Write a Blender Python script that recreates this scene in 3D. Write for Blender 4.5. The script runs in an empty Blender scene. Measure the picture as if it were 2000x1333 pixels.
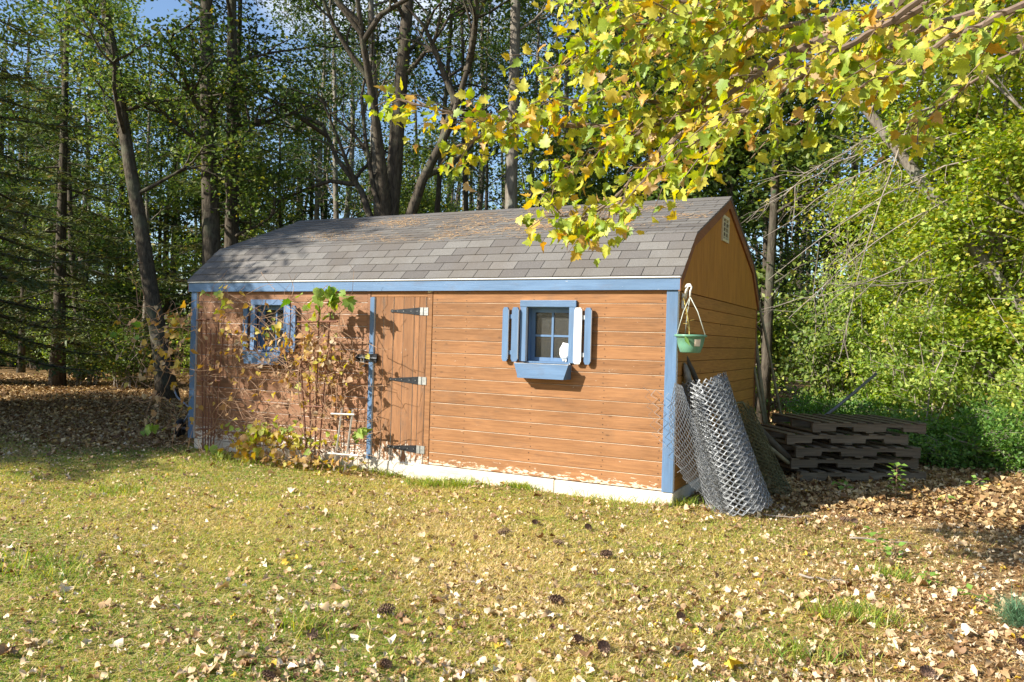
import bpy, math, random
import numpy as np
from mathutils import Matrix, Vector

# ------------------------------------------------------------------ camera, sky, sun, exposure
scene = bpy.context.scene
C = scene.collection
CAM = np.array([8.3007, -7.2126, 1.3657]); YAW, PITCH, ROLL, F = -.4725, -.0017, .0278, 1549.5

def cam_axes():
    fw = np.array([math.sin(YAW)*math.cos(PITCH), math.cos(YAW)*math.cos(PITCH), math.sin(PITCH)])
    r = np.array([math.cos(YAW), -math.sin(YAW), 0.]); u = np.cross(r, fw)
    return math.cos(ROLL)*r+math.sin(ROLL)*u, -math.sin(ROLL)*r+math.cos(ROLL)*u, fw
CR, CU, CF = cam_axes()
cd = bpy.data.cameras.new('camera'); cam = bpy.data.objects.new('camera', cd); C.objects.link(cam)
cam.matrix_world = Matrix(((CR[0], CU[0], -CF[0], CAM[0]), (CR[1], CU[1], -CF[1], CAM[1]), (CR[2], CU[2], -CF[2], CAM[2]), (0, 0, 0, 1)))
cd.sensor_width = 36; cd.lens = F/2000*36; cd.clip_start = .05; cd.clip_end = 2000
scene.camera = cam

SUN = np.array([-.87, -1.0, .80]); SUN = SUN/np.linalg.norm(SUN)          # towards the sun
SUN_EL = math.asin(SUN[2])
w = bpy.data.worlds.new('World'); scene.world = w; w.use_nodes = True
nt = w.node_tree; nt.nodes.clear()
wo = nt.nodes.new('ShaderNodeOutputWorld'); bg = nt.nodes.new('ShaderNodeBackground'); bg.inputs[1].default_value = .105
sky = nt.nodes.new('ShaderNodeTexSky'); sky.sky_type = 'NISHITA'; sky.sun_disc = False
sky.sun_elevation = SUN_EL; sky.sun_rotation = math.atan2(SUN[0], SUN[1]); sky.air_density = 1.0; sky.dust_density = .6; sky.ozone_density = 3
tc = nt.nodes.new('ShaderNodeTexCoord'); mp = nt.nodes.new('ShaderNodeMapping'); mp.inputs['Scale'].default_value = (1, 1, 2.2)
nz = nt.nodes.new('ShaderNodeTexNoise'); nz.inputs['Scale'].default_value = 2.6; nz.inputs['Detail'].default_value = 7; nz.inputs['Roughness'].default_value = .55
rp = nt.nodes.new('ShaderNodeValToRGB'); rp.color_ramp.elements[0].position = .56; rp.color_ramp.elements[1].position = .72
mx = nt.nodes.new('ShaderNodeMix'); mx.data_type = 'RGBA'; mx.inputs[7].default_value = (6.2, 6.5, 7.0, 1)
L = nt.links.new
L(tc.outputs['Generated'], mp.inputs[0]); L(mp.outputs[0], nz.inputs['Vector']); L(nz.outputs[0], rp.inputs[0])
L(rp.outputs[0], mx.inputs[0]); L(sky.outputs[0], mx.inputs[6]); L(mx.outputs[2], bg.inputs[0]); L(bg.outputs[0], wo.inputs[0])

sl = bpy.data.lights.new('sun', 'SUN'); sl.energy = 5.0; sl.angle = math.radians(.55); sl.color = (1, .95, .85)
so = bpy.data.objects.new('sun', sl); C.objects.link(so)
so.rotation_euler = Vector(-SUN).to_track_quat('-Z', 'Y').to_euler(); so.location = (0, 0, 30)
scene.view_settings.view_transform = 'Standard'; scene.view_settings.look = 'None'
scene.view_settings.exposure = 1.0; scene.view_settings.gamma = 1; scene.view_settings.use_curve_mapping = False
scene.cycles.max_bounces = 8; scene.cycles.diffuse_bounces = 4; scene.cycles.transparent_max_bounces = 12

# ------------------------------------------------------------------ helpers
rnd = random.Random(7); RG = np.random.default_rng(11)
GZ = -.15
def ray(px, py): return CF + CR*(px-1000)/F - CU*(py-666.5)/F
def at(px, py, Y): d = ray(px, py); return CAM + d*((Y-CAM[1])/d[1])          # point on the plane y = Y
def gp(px, py, z=GZ): d = ray(px, py); return CAM + d*((z-CAM[2])/d[2])         # point on the ground
def pdist(px, py, dist): d = ray(px, py); return CAM + d/np.linalg.norm(d)*dist

def tag(o, label=None, cat=None, group=None, kind=None):
    if label: o['label'] = label
    if cat: o['category'] = cat
    if group: o['group'] = group
    if kind: o['kind'] = kind
    return o
def empty(name, loc=(0, 0, 0), rz=0.):
    o = bpy.data.objects.new(name, None); o.empty_display_size = .1; C.objects.link(o); o.location = loc; o.rotation_euler = (0, 0, rz); return o
def link(name, me, parent=None, loc=None):
    o = bpy.data.objects.new(name, me); C.objects.link(o)
    if parent is not None: o.parent = parent
    if loc is not None: o.location = loc
    return o
def copy_tree(o, parent=None):
    c = o.copy(); C.objects.link(c); c.parent = parent
    for ch in o.children: copy_tree(ch, c)
    return c
def npmesh(name, V, Fc, mat, tint=None, smooth=False):
    """V (n,3); Fc either (m,k) array or list of arrays of equal-size faces."""
    if not isinstance(Fc, list): Fc = [Fc]
    V = np.asarray(V, dtype=np.float32)
    me = bpy.data.meshes.new(name); me.vertices.add(len(V)); me.vertices.foreach_set('co', V.ravel())
    idx = np.concatenate([f.ravel() for f in Fc]).astype(np.int32)
    tot = np.concatenate([np.full(len(f), f.shape[1], np.int32) for f in Fc])
    start = np.concatenate([[0], np.cumsum(tot)[:-1]]).astype(np.int32)
    me.loops.add(len(idx)); me.loops.foreach_set('vertex_index', idx)
    me.polygons.add(len(tot)); me.polygons.foreach_set('loop_start', start); me.polygons.foreach_set('loop_total', tot)
    if smooth: me.polygons.foreach_set('use_smooth', np.ones(len(tot), bool))
    me.update(calc_edges=True)
    if tint is not None:
        a = me.attributes.new('tint', 'FLOAT', 'POINT'); a.data.foreach_set('value', np.asarray(tint, dtype=np.float32))
    if mat: me.materials.append(mat)
    return me

class MB:
    """collects boxes, prisms and tubes into one mesh"""
    def __init__(s): s.V = []; s.F = []; s.n = 0
    def add(s, V, F):
        V = np.asarray(V, float); 
        for f in F: s.F.append(tuple(i+s.n for i in f))
        s.V.append(V); s.n += len(V)
    def box(s, x0, x1, y0, y1, z0, z1):
        s.add([(x0,y0,z0),(x1,y0,z0),(x1,y1,z0),(x0,y1,z0),(x0,y0,z1),(x1,y0,z1),(x1,y1,z1),(x0,y1,z1)],
              [(0,3,2,1),(4,5,6,7),(0,1,5,4),(1,2,6,5),(2,3,7,6),(3,0,4,7)])
    def prism(s, poly, y0, y1, axis='y'):
        n = len(poly)
        if axis == 'y': V = [(a, y0, b) for a, b in poly]+[(a, y1, b) for a, b in poly]
        elif axis == 'x': V = [(y0, a, b) for a, b in poly]+[(y1, a, b) for a, b in poly]
        else: V = [(a, b, y0) for a, b in poly]+[(a, b, y1) for a, b in poly]
        s.add(V, [tuple(range(n)), tuple(range(2*n-1, n-1, -1))]+[(i, i+n, (i+1) % n+n, (i+1) % n) for i in range(n)])
    def tube(s, pts, rad, n=6, cap=True):
        pts = np.asarray(pts, float); m = len(pts)
        if np.isscalar(rad): rad = [rad]*m
        T = np.gradient(pts, axis=0); T /= np.linalg.norm(T, axis=1)[:, None]+1e-9
        ref = np.array([0, 0, 1.]) if abs(T[0][2]) < .9 else np.array([1., 0, 0])
        V = []
        for i in range(m):
            a = np.cross(T[i], ref); a /= np.linalg.norm(a)+1e-9; b = np.cross(T[i], a)
            ref = np.cross(a, T[i])
            for k in range(n):
                t = 2*math.pi*k/n; V.append(pts[i]+rad[i]*(math.cos(t)*a+math.sin(t)*b))
        Fc = [(i*n+k, i*n+(k+1) % n, (i+1)*n+(k+1) % n, (i+1)*n+k) for i in range(m-1) for k in range(n)]
        if cap: Fc += [tuple(range(n-1, -1, -1)), tuple((m-1)*n+k for k in range(n))]
        s.add(V, Fc)
    def mesh(s, name, mat, smooth=False):
        me = bpy.data.meshes.new(name); me.from_pydata([tuple(v) for v in np.concatenate(s.V)], [], s.F)
        if smooth: me.polygons.foreach_set('use_smooth', np.ones(len(me.polygons), bool))
        if mat: me.materials.append(mat)
        me.update(); return me
    def build(s, name, mat, parent=None, smooth=False, loc=None): return link(name, s.mesh(name, mat, smooth), parent, loc)

_cache = {}
def cbox_mesh(sx, sy, sz, ch, mat, name):
    """box with chamfered edges, centred on its origin"""
    key = (round(sx, 3), round(sy, 3), round(sz, 3), ch, mat.name)
    if key in _cache: return _cache[key]
    V = []; idx = {}
    h = (sx/2, sy/2, sz/2); c = min(ch, .45*min(sx, sy, sz))
    for a in (-1, 1):
        for b in (-1, 1):
            for d in (-1, 1):
                for ax in range(3):
                    s = [a*h[0], b*h[1], d*h[2]]
                    for k in range(3):
                        if k != ax: s[k] -= (a, b, d)[k]*c
                    idx[(a, b, d, ax)] = len(V); V.append(s)
    Fc = []
    for ax in range(3):
        o1, o2 = [k for k in range(3) if k != ax]
        for sg in (-1, 1):
            q = []
            for s1, s2 in ((-1, -1), (1, -1), (1, 1), (-1, 1)):
                k = [0]*3; k[ax] = sg; k[o1] = s1; k[o2] = s2; q.append(idx[(k[0], k[1], k[2], ax)])
            Fc.append(q)
        for s1 in (-1, 1):
            for s2 in (-1, 1):
                def g(e, a2):
                    k = [0]*3; k[ax] = e; k[o1] = s1; k[o2] = s2; return idx[(k[0], k[1], k[2], a2)]
                Fc.append([g(-1, o1), g(1, o1), g(1, o2), g(-1, o2)])
    for a in (-1, 1):
        for b in (-1, 1):
            for d in (-1, 1): Fc.append([idx[(a, b, d, k)] for k in range(3)])
    Vn = np.array(V); out = []
    for f in Fc:
        p = Vn[f]; n = np.cross(p[1]-p[0], p[2]-p[0])
        out.append(tuple(f) if np.dot(n, p.mean(0)) > 0 else tuple(f[::-1]))
    me = bpy.data.meshes.new(name); me.from_pydata(V, [], out); me.materials.append(mat); me.update(); _cache[key] = me
    return me
def plank(name, x0, x1, y0, y1, z0, z1, mat, parent=None, ch=.004, rot=None):
    me = cbox_mesh(x1-x0, y1-y0, z1-z0, ch, mat, name)
    o = link(name, me, parent, ((x0+x1)/2, (y0+y1)/2, (z0+z1)/2))
    if rot: o.rotation_euler = rot
    return o

# ------------------------------------------------------------------ materials
def new_mat(name):
    m = bpy.data.materials.new(name); m.use_nodes = True; n = m.node_tree; n.nodes.clear()
    out = n.nodes.new('ShaderNodeOutputMaterial'); b = n.nodes.new('ShaderNodeBsdfPrincipled'); n.links.new(b.outputs[0], out.inputs[0])
    return m, n, b, out
def nd(n, t, **kw):
    x = n.nodes.new(t)
    for k, v in kw.items():
        if k in ('data_type', 'operation', 'blend_type', 'feature', 'distance', 'interpolation_type'): setattr(x, k, v)
        else: x.inputs[k].default_value = v
    return x
def c4(c): return (c[0], c[1], c[2], 1)
def mixc(n, fac, a, b, blend='MIX'):
    m = n.nodes.new('ShaderNodeMix'); m.data_type = 'RGBA'; m.blend_type = blend
    for i, v in ((0, fac), (6, a), (7, b)):
        if hasattr(v, 'links') or isinstance(v, bpy.types.NodeSocket): n.links.new(v, m.inputs[i])
        else: m.inputs[i].default_value = v if i == 0 else c4(v)
    return m.outputs[2]
def ramp(n, src, stops):
    r = n.nodes.new('ShaderNodeValToRGB'); e = r.color_ramp.elements
    while len(e) < len(stops): e.new(.5)
    for k, (p, c) in enumerate(stops):
        e[k].position = p; e[k].color = c4(c) if not np.isscalar(c) else (c, c, c, 1)
    n.links.new(src, r.inputs[0]); return r.outputs[0]
def math_(n, op, a, b=0.):
    m = n.nodes.new('ShaderNodeMath'); m.operation = op
    for i, v in enumerate((a, b)):
        if isinstance(v, bpy.types.NodeSocket): n.links.new(v, m.inputs[i])
        else: m.inputs[i].default_value = v
    return m.outputs[0]
def noise(n, vec, scale, detail=4, rough=.5, mapscale=None, dist=0):
    if mapscale is not None:
        mp = n.nodes.new('ShaderNodeMapping'); mp.inputs['Scale'].default_value = mapscale; n.links.new(vec, mp.inputs[0]); vec = mp.outputs[0]
    x = n.nodes.new('ShaderNodeTexNoise'); x.inputs['Scale'].default_value = scale; x.inputs['Detail'].default_value = detail
    x.inputs['Roughness'].default_value = rough; x.inputs['Distortion'].default_value = dist; n.links.new(vec, x.inputs['Vector']); return x.outputs[0]
def objvec(n, shift=9.):
    t = n.nodes.new('ShaderNodeTexCoord'); oi = n.nodes.new('ShaderNodeObjectInfo')
    m = n.nodes.new('ShaderNodeVectorMath'); m.operation = 'MULTIPLY_ADD'; m.inputs[1].default_value = (shift, shift*1.7, shift*.6)
    cm = n.nodes.new('ShaderNodeCombineXYZ')
    for i in range(3): n.links.new(oi.outputs['Random'], cm.inputs[i])
    n.links.new(cm.outputs[0], m.inputs[0]); n.links.new(t.outputs['Object'], m.inputs[2]); return m.outputs[0], oi, t
def bump(n, b, h, strength=.3, dist=.01):
    x = n.nodes.new('ShaderNodeBump'); x.inputs['Strength'].default_value = strength; x.inputs['Distance'].default_value = dist
    n.links.new(h, x.inputs['Height']); n.links.new(x.outputs[0], b.inputs['Normal'])

def wood(name, c1, c2, axis='X', flake=None, fcol=(.78, .74, .66), rough=.75, knots=True, low=None, var=.35, gray=0, edge=0., dark=0., fade=0.):
    m, n, b, out = new_mat(name); v, oi, t = objvec(n)
    st = (1.2, 14, 28) if axis == 'X' else (28, 14, 1.2)
    if axis == 'Y': st = (14, 1.2, 28)
    g = noise(n, v, 3.0, 5, .6, st, .4); g2 = noise(n, v, 1.3, 3, .5, tuple(q**.5 for q in st))
    col = ramp(n, g, [(.3, c2), (.62, c1)])
    col = mixc(n, math_(n, 'MULTIPLY', ramp(n, g2, [(.42, 0), (.7, 1)]), .45), col, tuple(q*.62 for q in c1))
    hsv = n.nodes.new('ShaderNodeHueSaturation'); n.links.new(col, hsv.inputs['Color'])
    n.links.new(math_(n, 'MULTIPLY_ADD', oi.outputs['Random'], var), hsv.inputs['Value']); 
    hsv.inputs['Value'].default_value = 1
    mm = n.nodes.new('ShaderNodeMapRange'); n.links.new(oi.outputs['Random'], mm.inputs[0]); mm.inputs[3].default_value = 1-var/2; mm.inputs[4].default_value = 1+var/2
    n.links.new(mm.outputs[0], hsv.inputs['Value']); col = hsv.outputs[0]
    if knots:
        mp = n.nodes.new('ShaderNodeMapping'); mp.inputs['Scale'].default_value = (1.1, 1, 2.2) if axis == 'X' else (2.2, 1, 1.1); n.links.new(v, mp.inputs[0])
        vo = n.nodes.new('ShaderNodeTexVoronoi'); vo.inputs['Scale'].default_value = 2.2; vo.inputs['Randomness'].default_value = 1; n.links.new(mp.outputs[0], vo.inputs['Vector'])
        kd = math_(n, 'ADD', vo.outputs['Distance'], math_(n, 'MULTIPLY', math_(n, 'SUBTRACT', g, .5), .06))
        col = mixc(n, ramp(n, kd, [(.018, 1), (.075, 0)]), col, tuple(q*.38 for q in c2))
    if fade:
        fv = noise(n, t.outputs['Object'], 1.7, 4, .65, (1, 1, 5) if axis == 'X' else (4, 1, 1)); fw2 = noise(n, v, .9, 3, .6)
        col = mixc(n, math_(n, 'MULTIPLY', ramp(n, fv, [(.42, 0), (.68, 1)]), fade), col, tuple(min(1, q*1.3+.015) for q in c1))
        col = mixc(n, math_(n, 'MULTIPLY', ramp(n, fw2, [(.48, 0), (.7, 1)]), fade*.8), col, tuple(q*.55 for q in c1))
    if dark:
        dn = noise(n, v, 2.4, 5, .7, tuple(q**.35 for q in st)); col = mixc(n, math_(n, 'MULTIPLY', ramp(n, dn, [(.53, 0), (.66, 1)]), dark), col, (.11, .075, .05))
    fac = None
    geo = n.nodes.new('ShaderNodeNewGeometry'); sp = n.nodes.new('ShaderNodeSeparateXYZ'); n.links.new(geo.outputs['Position'], sp.inputs[0])
    fn = noise(n, v, 9, 6, .72, tuple(q**.4 for q in st))
    if flake is not None:
        fac = ramp(n, fn, [(flake, 0), (flake+.025, 1)])
    if low is not None:      # worn band: paint lost near the foot of the wall
        zz = n.nodes.new('ShaderNodeMapRange'); n.links.new(sp.outputs[2], zz.inputs[0]); zz.inputs[1].default_value = 0.; zz.inputs[2].default_value = low; zz.inputs[3].default_value = .17; zz.inputs[4].default_value = -.06
        f2 = ramp(n, math_(n, 'ADD', fn, zz.outputs[0]), [(.62, 0), (.65, 1)])
        fac = f2 if fac is None else math_(n, 'MAXIMUM', fac, f2)
    if edge:
        tg = n.nodes.new('ShaderNodeSeparateXYZ'); n.links.new(t.outputs['Generated'], tg.inputs[0])
        en = noise(n, v, 5, 4, .6, tuple(q**.5 for q in st))
        e1 = math_(n, 'GREATER_THAN', math_(n, 'ADD', tg.outputs[2 if axis == 'X' else 0], math_(n, 'MULTIPLY', math_(n, 'SUBTRACT', en, .5), edge)), .985)
        fac = e1 if fac is None else math_(n, 'MAXIMUM', fac, e1)
    if fac is not None: col = mixc(n, fac, col, fcol)
    n.links.new(col, b.inputs['Base Color']); b.inputs['Roughness'].default_value = rough; b.inputs['Specular IOR Level'].default_value = .3
    bump(n, b, g, .35, .004); return m

def plain(name, col, rough=.6, metal=0., nscale=20, amt=.3, bumpv=.15, spec=.4, coord='Object'):
    m, n, b, out = new_mat(name); t = n.nodes.new('ShaderNodeTexCoord')
    g = noise(n, t.outputs[coord], nscale, 5, .6)
    c = ramp(n, g, [(.3, tuple(q*(1-amt) for q in col)), (.7, tuple(min(1, q*(1+amt*.6)) for q in col))])
    n.links.new(c, b.inputs['Base Color']); b.inputs['Roughness'].default_value = rough; b.inputs['Metallic'].default_value = metal
    b.inputs['Specular IOR Level'].default_value = spec; bump(n, b, g, bumpv, .01); return m

def leafmat(name, stops, trans=.35, rough=.5, obj_random=False, spec=.35, tsat=1.25):
    m, n, b, out = new_mat(name)
    if obj_random: src = n.nodes.new('ShaderNodeObjectInfo').outputs['Random']
    else:
        a = n.nodes.new('ShaderNodeAttribute'); a.attribute_name = 'tint'; src = a.outputs['Fac']
    col = ramp(n, src, stops)
    if obj_random or True:
        t = n.nodes.new('ShaderNodeTexCoord'); g = noise(n, t.outputs['Object'], 14, 3, .6)
        hv = n.nodes.new('ShaderNodeHueSaturation'); n.links.new(col, hv.inputs['Color'])
        r = n.nodes.new('ShaderNodeMapRange'); n.links.new(g, r.inputs[0]); r.inputs[1].default_value = .3; r.inputs[2].default_value = .7; r.inputs[3].default_value = .72; r.inputs[4].default_value = 1.22
        n.links.new(r.outputs[0], hv.inputs['Value']); col = hv.outputs[0]
    n.links.new(col, b.inputs['Base Color']); b.inputs['Roughness'].default_value = rough; b.inputs['Specular IOR Level'].default_value = spec
    if trans:
        tr = n.nodes.new('ShaderNodeBsdfTranslucent'); h = n.nodes.new('ShaderNodeHueSaturation'); h.inputs['Saturation'].default_value = tsat; h.inputs['Value'].default_value = 1.35
        n.links.new(col, h.inputs['Color']); n.links.new(h.outputs[0], tr.inputs[0])
        ms = n.nodes.new('ShaderNodeMixShader'); ms.inputs[0].default_value = trans; n.links.new(b.outputs[0], ms.inputs[1]); n.links.new(tr.outputs[0], ms.inputs[2]); n.links.new(ms.outputs[0], out.inputs[0])
    return m

def bark(name, c1, c2, lich=(.3, .32, .26)):
    m, n, b, out = new_mat(name); v, oi, t = objvec(n)
    g = noise(n, v, 5, 6, .65, (4, 4, .9), .6); col = ramp(n, g, [(.35, c2), (.62, c1)])
    l = noise(n, v, 2.3, 4, .6); col = mixc(n, math_(n, 'MULTIPLY', ramp(n, l, [(.52, 0), (.66, 1)]), .55), col, lich)
    n.links.new(col, b.inputs['Base Color']); b.inputs['Roughness'].default_value = .95; b.inputs['Specular IOR Level'].default_value = .15
    bump(n, b, g, .8, .03); return m

M = {}
M['siding'] = wood('stained pine siding', (.315, .148, .058), (.175, .076, .030), 'X', low=.13, edge=.045, fcol=(.66, .54, .40), flake=.79, fade=.42, dark=.25)
M['siding_left'] = wood('weathered siding', (.31, .155, .080), (.18, .082, .042), 'X', fade=.5, low=.34, edge=.10, flake=.69, fcol=(.78, .70, .60), dark=.35)
M['siding_side'] = wood('less weathered ochre siding', (.45, .21, .045), (.31, .135, .03), 'Y', knots=True, var=.2)  # side and rear walls, less weathered and yellower than the front
M['backing'] = plain('dark sheathing', (.045, .022, .012), .9)
M['door'] = wood('door plank stain', (.30, .142, .06), (.16, .07, .03), 'Z', flake=.69, fcol=(.60, .53, .44), fade=.4, low=.32, dark=.6, edge=.05)
M['blue'] = wood('blue paint', (.115, .20, .33), (.085, .155, .27), 'X', knots=False, flake=.675, fcol=(.66, .65, .62), var=.12, rough=.5, fade=.3, dark=.22, edge=.06)
M['blue_v'] = wood('blue paint upright', (.115, .20, .33), (.085, .155, .27), 'Z', knots=False, flake=.70, fcol=(.66, .65, .62), var=.12, rough=.5, fade=.25, dark=.12, edge=.04)
M['blue_d'] = wood('blue paint worn', (.13, .22, .37), (.09, .15, .26), 'Z', knots=False, flake=.63, fcol=(.42, .42, .40), var=.15, rough=.6)
M['white_board'] = wood('white shutter board', (.80, .78, .74), (.62, .58, .52), 'Z', knots=True, var=.05)  # plain white for one shutter board and its battens
M['timber'] = wood('whitewashed timber', (.78, .70, .58), (.58, .50, .38), 'X', knots=False, var=.12, flake=.7, fcol=(.40, .31, .2), dark=.25)
M['gable'] = wood('grooved gable panel', (.50, .225, .038), (.35, .15, .025), 'Z', knots=False, var=.05)
M['rake'] = wood('brown rake board', (.28, .115, .05), (.19, .075, .03), 'Y', knots=False, var=.15)
M['iron'] = plain('black iron', (.03, .032, .036), .45, .6, 30, .5)
M['zinc'] = plain('zinc plate', (.36, .36, .34), .45, .7, 40, .3)
M['vent'] = plain('cream vent', (.62, .55, .33), .6)
M['drip'] = plain('white drip edge', (.80, .80, .78), .45, 0, 30, .15)
M['black'] = plain('dark void', (.01, .01, .01), .9)
M['pallet'] = wood('old pallet wood', (.18, .14, .088), (.072, .056, .036), 'X', knots=True, var=.4, dark=.4)
M['rust'] = plain('rusty trellis', (.20, .085, .05), .8, 0, 40, .5)
M['pale_stick'] = plain('pale trellis wood', (.68, .62, .54), .8, 0, 30, .3)
M['vine_stem'] = plain('vine stem', (.36, .22, .13), .85, 0, 12, .4)
M['twig'] = plain('grey twig', (.30, .25, .20), .9, 0, 12, .4)
M['galv'] = plain('galvanised wire', (.30, .31, .32), .5, .35, 60, .45)
M['mosswire'] = plain('mossy wire', (.14, .135, .06), .8, 0, 40, .5)
M['pole'] = plain('weathered pole', (.23, .20, .11), .85, 0, 12, .4)
M['pole_dark'] = plain('dark pole', (.085, .07, .045), .85, 0, 12, .4)
M['pipe'] = plain('grey pipe', (.17, .17, .165), .5, .3, 20, .25)
M['pot'] = plain('green plastic pot', (.13, .30, .20), .35, 0, 8, .12, .03)
M['pot_dark'] = plain('pot soil', (.03, .022, .015), .95)
M['tagm'] = plain('paper tag', (.72, .62, .48), .7, 0, 50, .15)
M['hang'] = plain('pale plastic hanger', (.55, .58, .50), .4)
M['white'] = plain('white bracket', (.75, .72, .66), .5, 0, 40, .25)
M['stalk'] = plain('dry stalk', (.45, .36, .10), .8)
M['pane_form'] = plain('white cloth', (.85, .85, .82), .9, 0, 12, .08)
M['rubber'] = plain('black rubber', (.015, .015, .017), .6)
M['steel'] = plain('painted steel', (.25, .28, .33), .4, .4)
M['bark_a'] = bark('dark bark', (.115, .095, .07), (.045, .036, .027), (.13, .14, .09))
M['bark_b'] = bark('grey bark', (.26, .225, .18), (.12, .10, .08))
M['bark_c'] = bark('pale bark', (.42, .385, .33), (.23, .20, .165), (.5, .48, .42))
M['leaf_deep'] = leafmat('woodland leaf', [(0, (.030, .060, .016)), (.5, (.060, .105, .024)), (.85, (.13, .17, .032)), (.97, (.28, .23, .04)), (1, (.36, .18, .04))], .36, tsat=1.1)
M['leaf_mid'] = leafmat('mid green leaf', [(0, (.065, .115, .025)), (.5, (.125, .19, .04)), (.85, (.26, .30, .05)), (.97, (.46, .38, .06)), (1, (.42, .22, .04))], .4, tsat=1.1)  # lighter green leaf for some of the trees and bushes
M['leaf_bright'] = leafmat('shrub leaf', [(0, (.17, .29, .055)), (.5, (.34, .45, .09)), (.85, (.52, .55, .12)), (.97, (.62, .52, .12)), (1, (.46, .30, .12))], .42)
M['leaf_under'] = leafmat('undergrowth leaf', [(0, (.07, .16, .035)), (.6, (.14, .27, .055)), (1, (.28, .38, .08))])
M['needle'] = leafmat('evergreen needle', [(0, (.06, .085, .026)), (.5, (.11, .14, .042)), (.9, (.20, .22, .07)), (1, (.28, .20, .09))], .25, .6)
MST = [(0, (.20, .30, .045)), (.3, (.36, .44, .06)), (.6, (.54, .54, .085)), (.82, (.62, .50, .08)), (.94, (.56, .30, .06)), (1, (.62, .47, .30))]
M['maple'] = leafmat('autumn maple leaf', MST, .42, .45)
M['maple_o'] = leafmat('autumn maple leaf single', MST, .42, .45, True)
VST = [(0, (.14, .27, .05)), (.3, (.30, .38, .07)), (.5, (.52, .46, .08)), (.7, (.50, .32, .08)), (.88, (.42, .24, .12)), (1, (.5, .38, .24))]
M['vine_leaf'] = leafmat('vine leaf', VST, .35, .55)
M['vine_leaf_o'] = leafmat('vine leaf single', VST, .35, .55, True)
M['fallen'] = leafmat('fallen leaf', [(0, (.18, .09, .04)), (.2, (.46, .28, .13)), (.5, (.68, .50, .29)), (.8, (.80, .66, .46)), (.95, (.86, .78, .62)), (.98, (.55, .27, .04)), (1, (.62, .42, .05))], .12, .6)
M['litter'] = leafmat('woodland litter', [(0, (.13, .065, .03)), (.4, (.29, .17, .07)), (.75, (.48, .33, .15)), (.93, (.64, .48, .27)), (1, (.62, .40, .10))], .08, .7)
M['grass'] = leafmat('grass blade', [(0, (.13, .25, .03)), (.3, (.28, .38, .05)), (.5, (.50, .46, .10)), (.75, (.66, .51, .18)), (1, (.80, .64, .34))], .38, .6)
M['needles'] = leafmat('dry pine needle', [(0, (.38, .19, .06)), (.6, (.58, .33, .13)), (1, (.70, .50, .26))], 0, .7)
M['cone'] = plain('pine cone', (.27, .17, .12), .85, 0, 130, .75)

def shingle_mat():
    m, n, b, out = new_mat('grey asphalt shingle'); v, oi, t = objvec(n)
    g = noise(n, v, 150, 3, .8); geo = n.nodes.new('ShaderNodeNewGeometry'); big = noise(n, geo.outputs['Position'], 1.6, 6, .7, (1, .35, .35))
    base = ramp(n, oi.outputs['Random'], [(0, (.135, .12, .11)), (.3, (.19, .175, .16)), (.6, (.225, .21, .19)), (.85, (.15, .135, .125)), (1, (.245, .225, .205))])
    col = mixc(n, ramp(n, g, [(.35, .55), (.65, 0)]), base, (.05, .048, .045))
    col = mixc(n, ramp(n, g, [(.62, 0), (.72, .6)]), col, (.48, .46, .43))
    col = mixc(n, math_(n, 'MULTIPLY', ramp(n, big, [(.45, 0), (.65, 1)]), .55), col, (.125, .105, .085))
    n.links.new(col, b.inputs['Base Color']); b.inputs['Roughness'].default_value = .9; b.inputs['Specular IOR Level'].default_value = .25
    bump(n, b, g, .5, .003); return m
M['shingle'] = shingle_mat()

def ground_mat():
    m, n, b, out = new_mat('lawn and leaf litter soil'); t = n.nodes.new('ShaderNodeTexCoord'); v = t.outputs['Object']
    sp = n.nodes.new('ShaderNodeSeparateXYZ'); n.links.new(v, sp.inputs[0])
    g = noise(n, v, 26, 6, .7); g2 = noise(n, v, 1.1, 5, .6); g3 = noise(n, v, 90, 3, .7)
    lawn = ramp(n, g, [(.3, (.22, .20, .045)), (.5, (.42, .34, .10)), (.7, (.58, .45, .18))])
    lit = ramp(n, g, [(.3, (.09, .05, .025)), (.5, (.24, .14, .06)), (.7, (.44, .29, .14))])
    lit = mixc(n, ramp(n, g3, [(.55, 0), (.7, .6)]), lit, (.48, .34, .17))
    # lawn in front of the shed, litter to the right of it and under the trees
    a = math_(n, 'ADD', math_(n, 'SUBTRACT', sp.outputs[1], math_(n, 'MULTIPLY', math_(n, 'SUBTRACT', 7.2, sp.outputs[0]), .10)), .1)
    a = math_(n, 'MAXIMUM', a, math_(n, 'SUBTRACT', sp.outputs[0], 7.9))
    a = math_(n, 'MAXIMUM', a, math_(n, 'SUBTRACT', math_(n, 'ADD', sp.outputs[1], .9), math_(n, 'MULTIPLY', math_(n, 'MAXIMUM', math_(n, 'ADD', sp.outputs[0], .5), 0.), 3.)))
    a = math_(n, 'ADD', a, math_(n, 'MULTIPLY', math_(n, 'SUBTRACT', g2, .5), 3.))
    f = n.nodes.new('ShaderNodeMapRange'); n.links.new(a, f.inputs[0]); f.inputs[1].default_value = -.9; f.inputs[2].default_value = .9
    col = mixc(n, f.outputs[0], lawn, lit)
    n.links.new(col, b.inputs['Base Color']); b.inputs['Roughness'].default_value = 1; b.inputs['Specular IOR Level'].default_value = .1
    bump(n, b, g, .9, .04); return m
M['ground'] = ground_mat()

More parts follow.
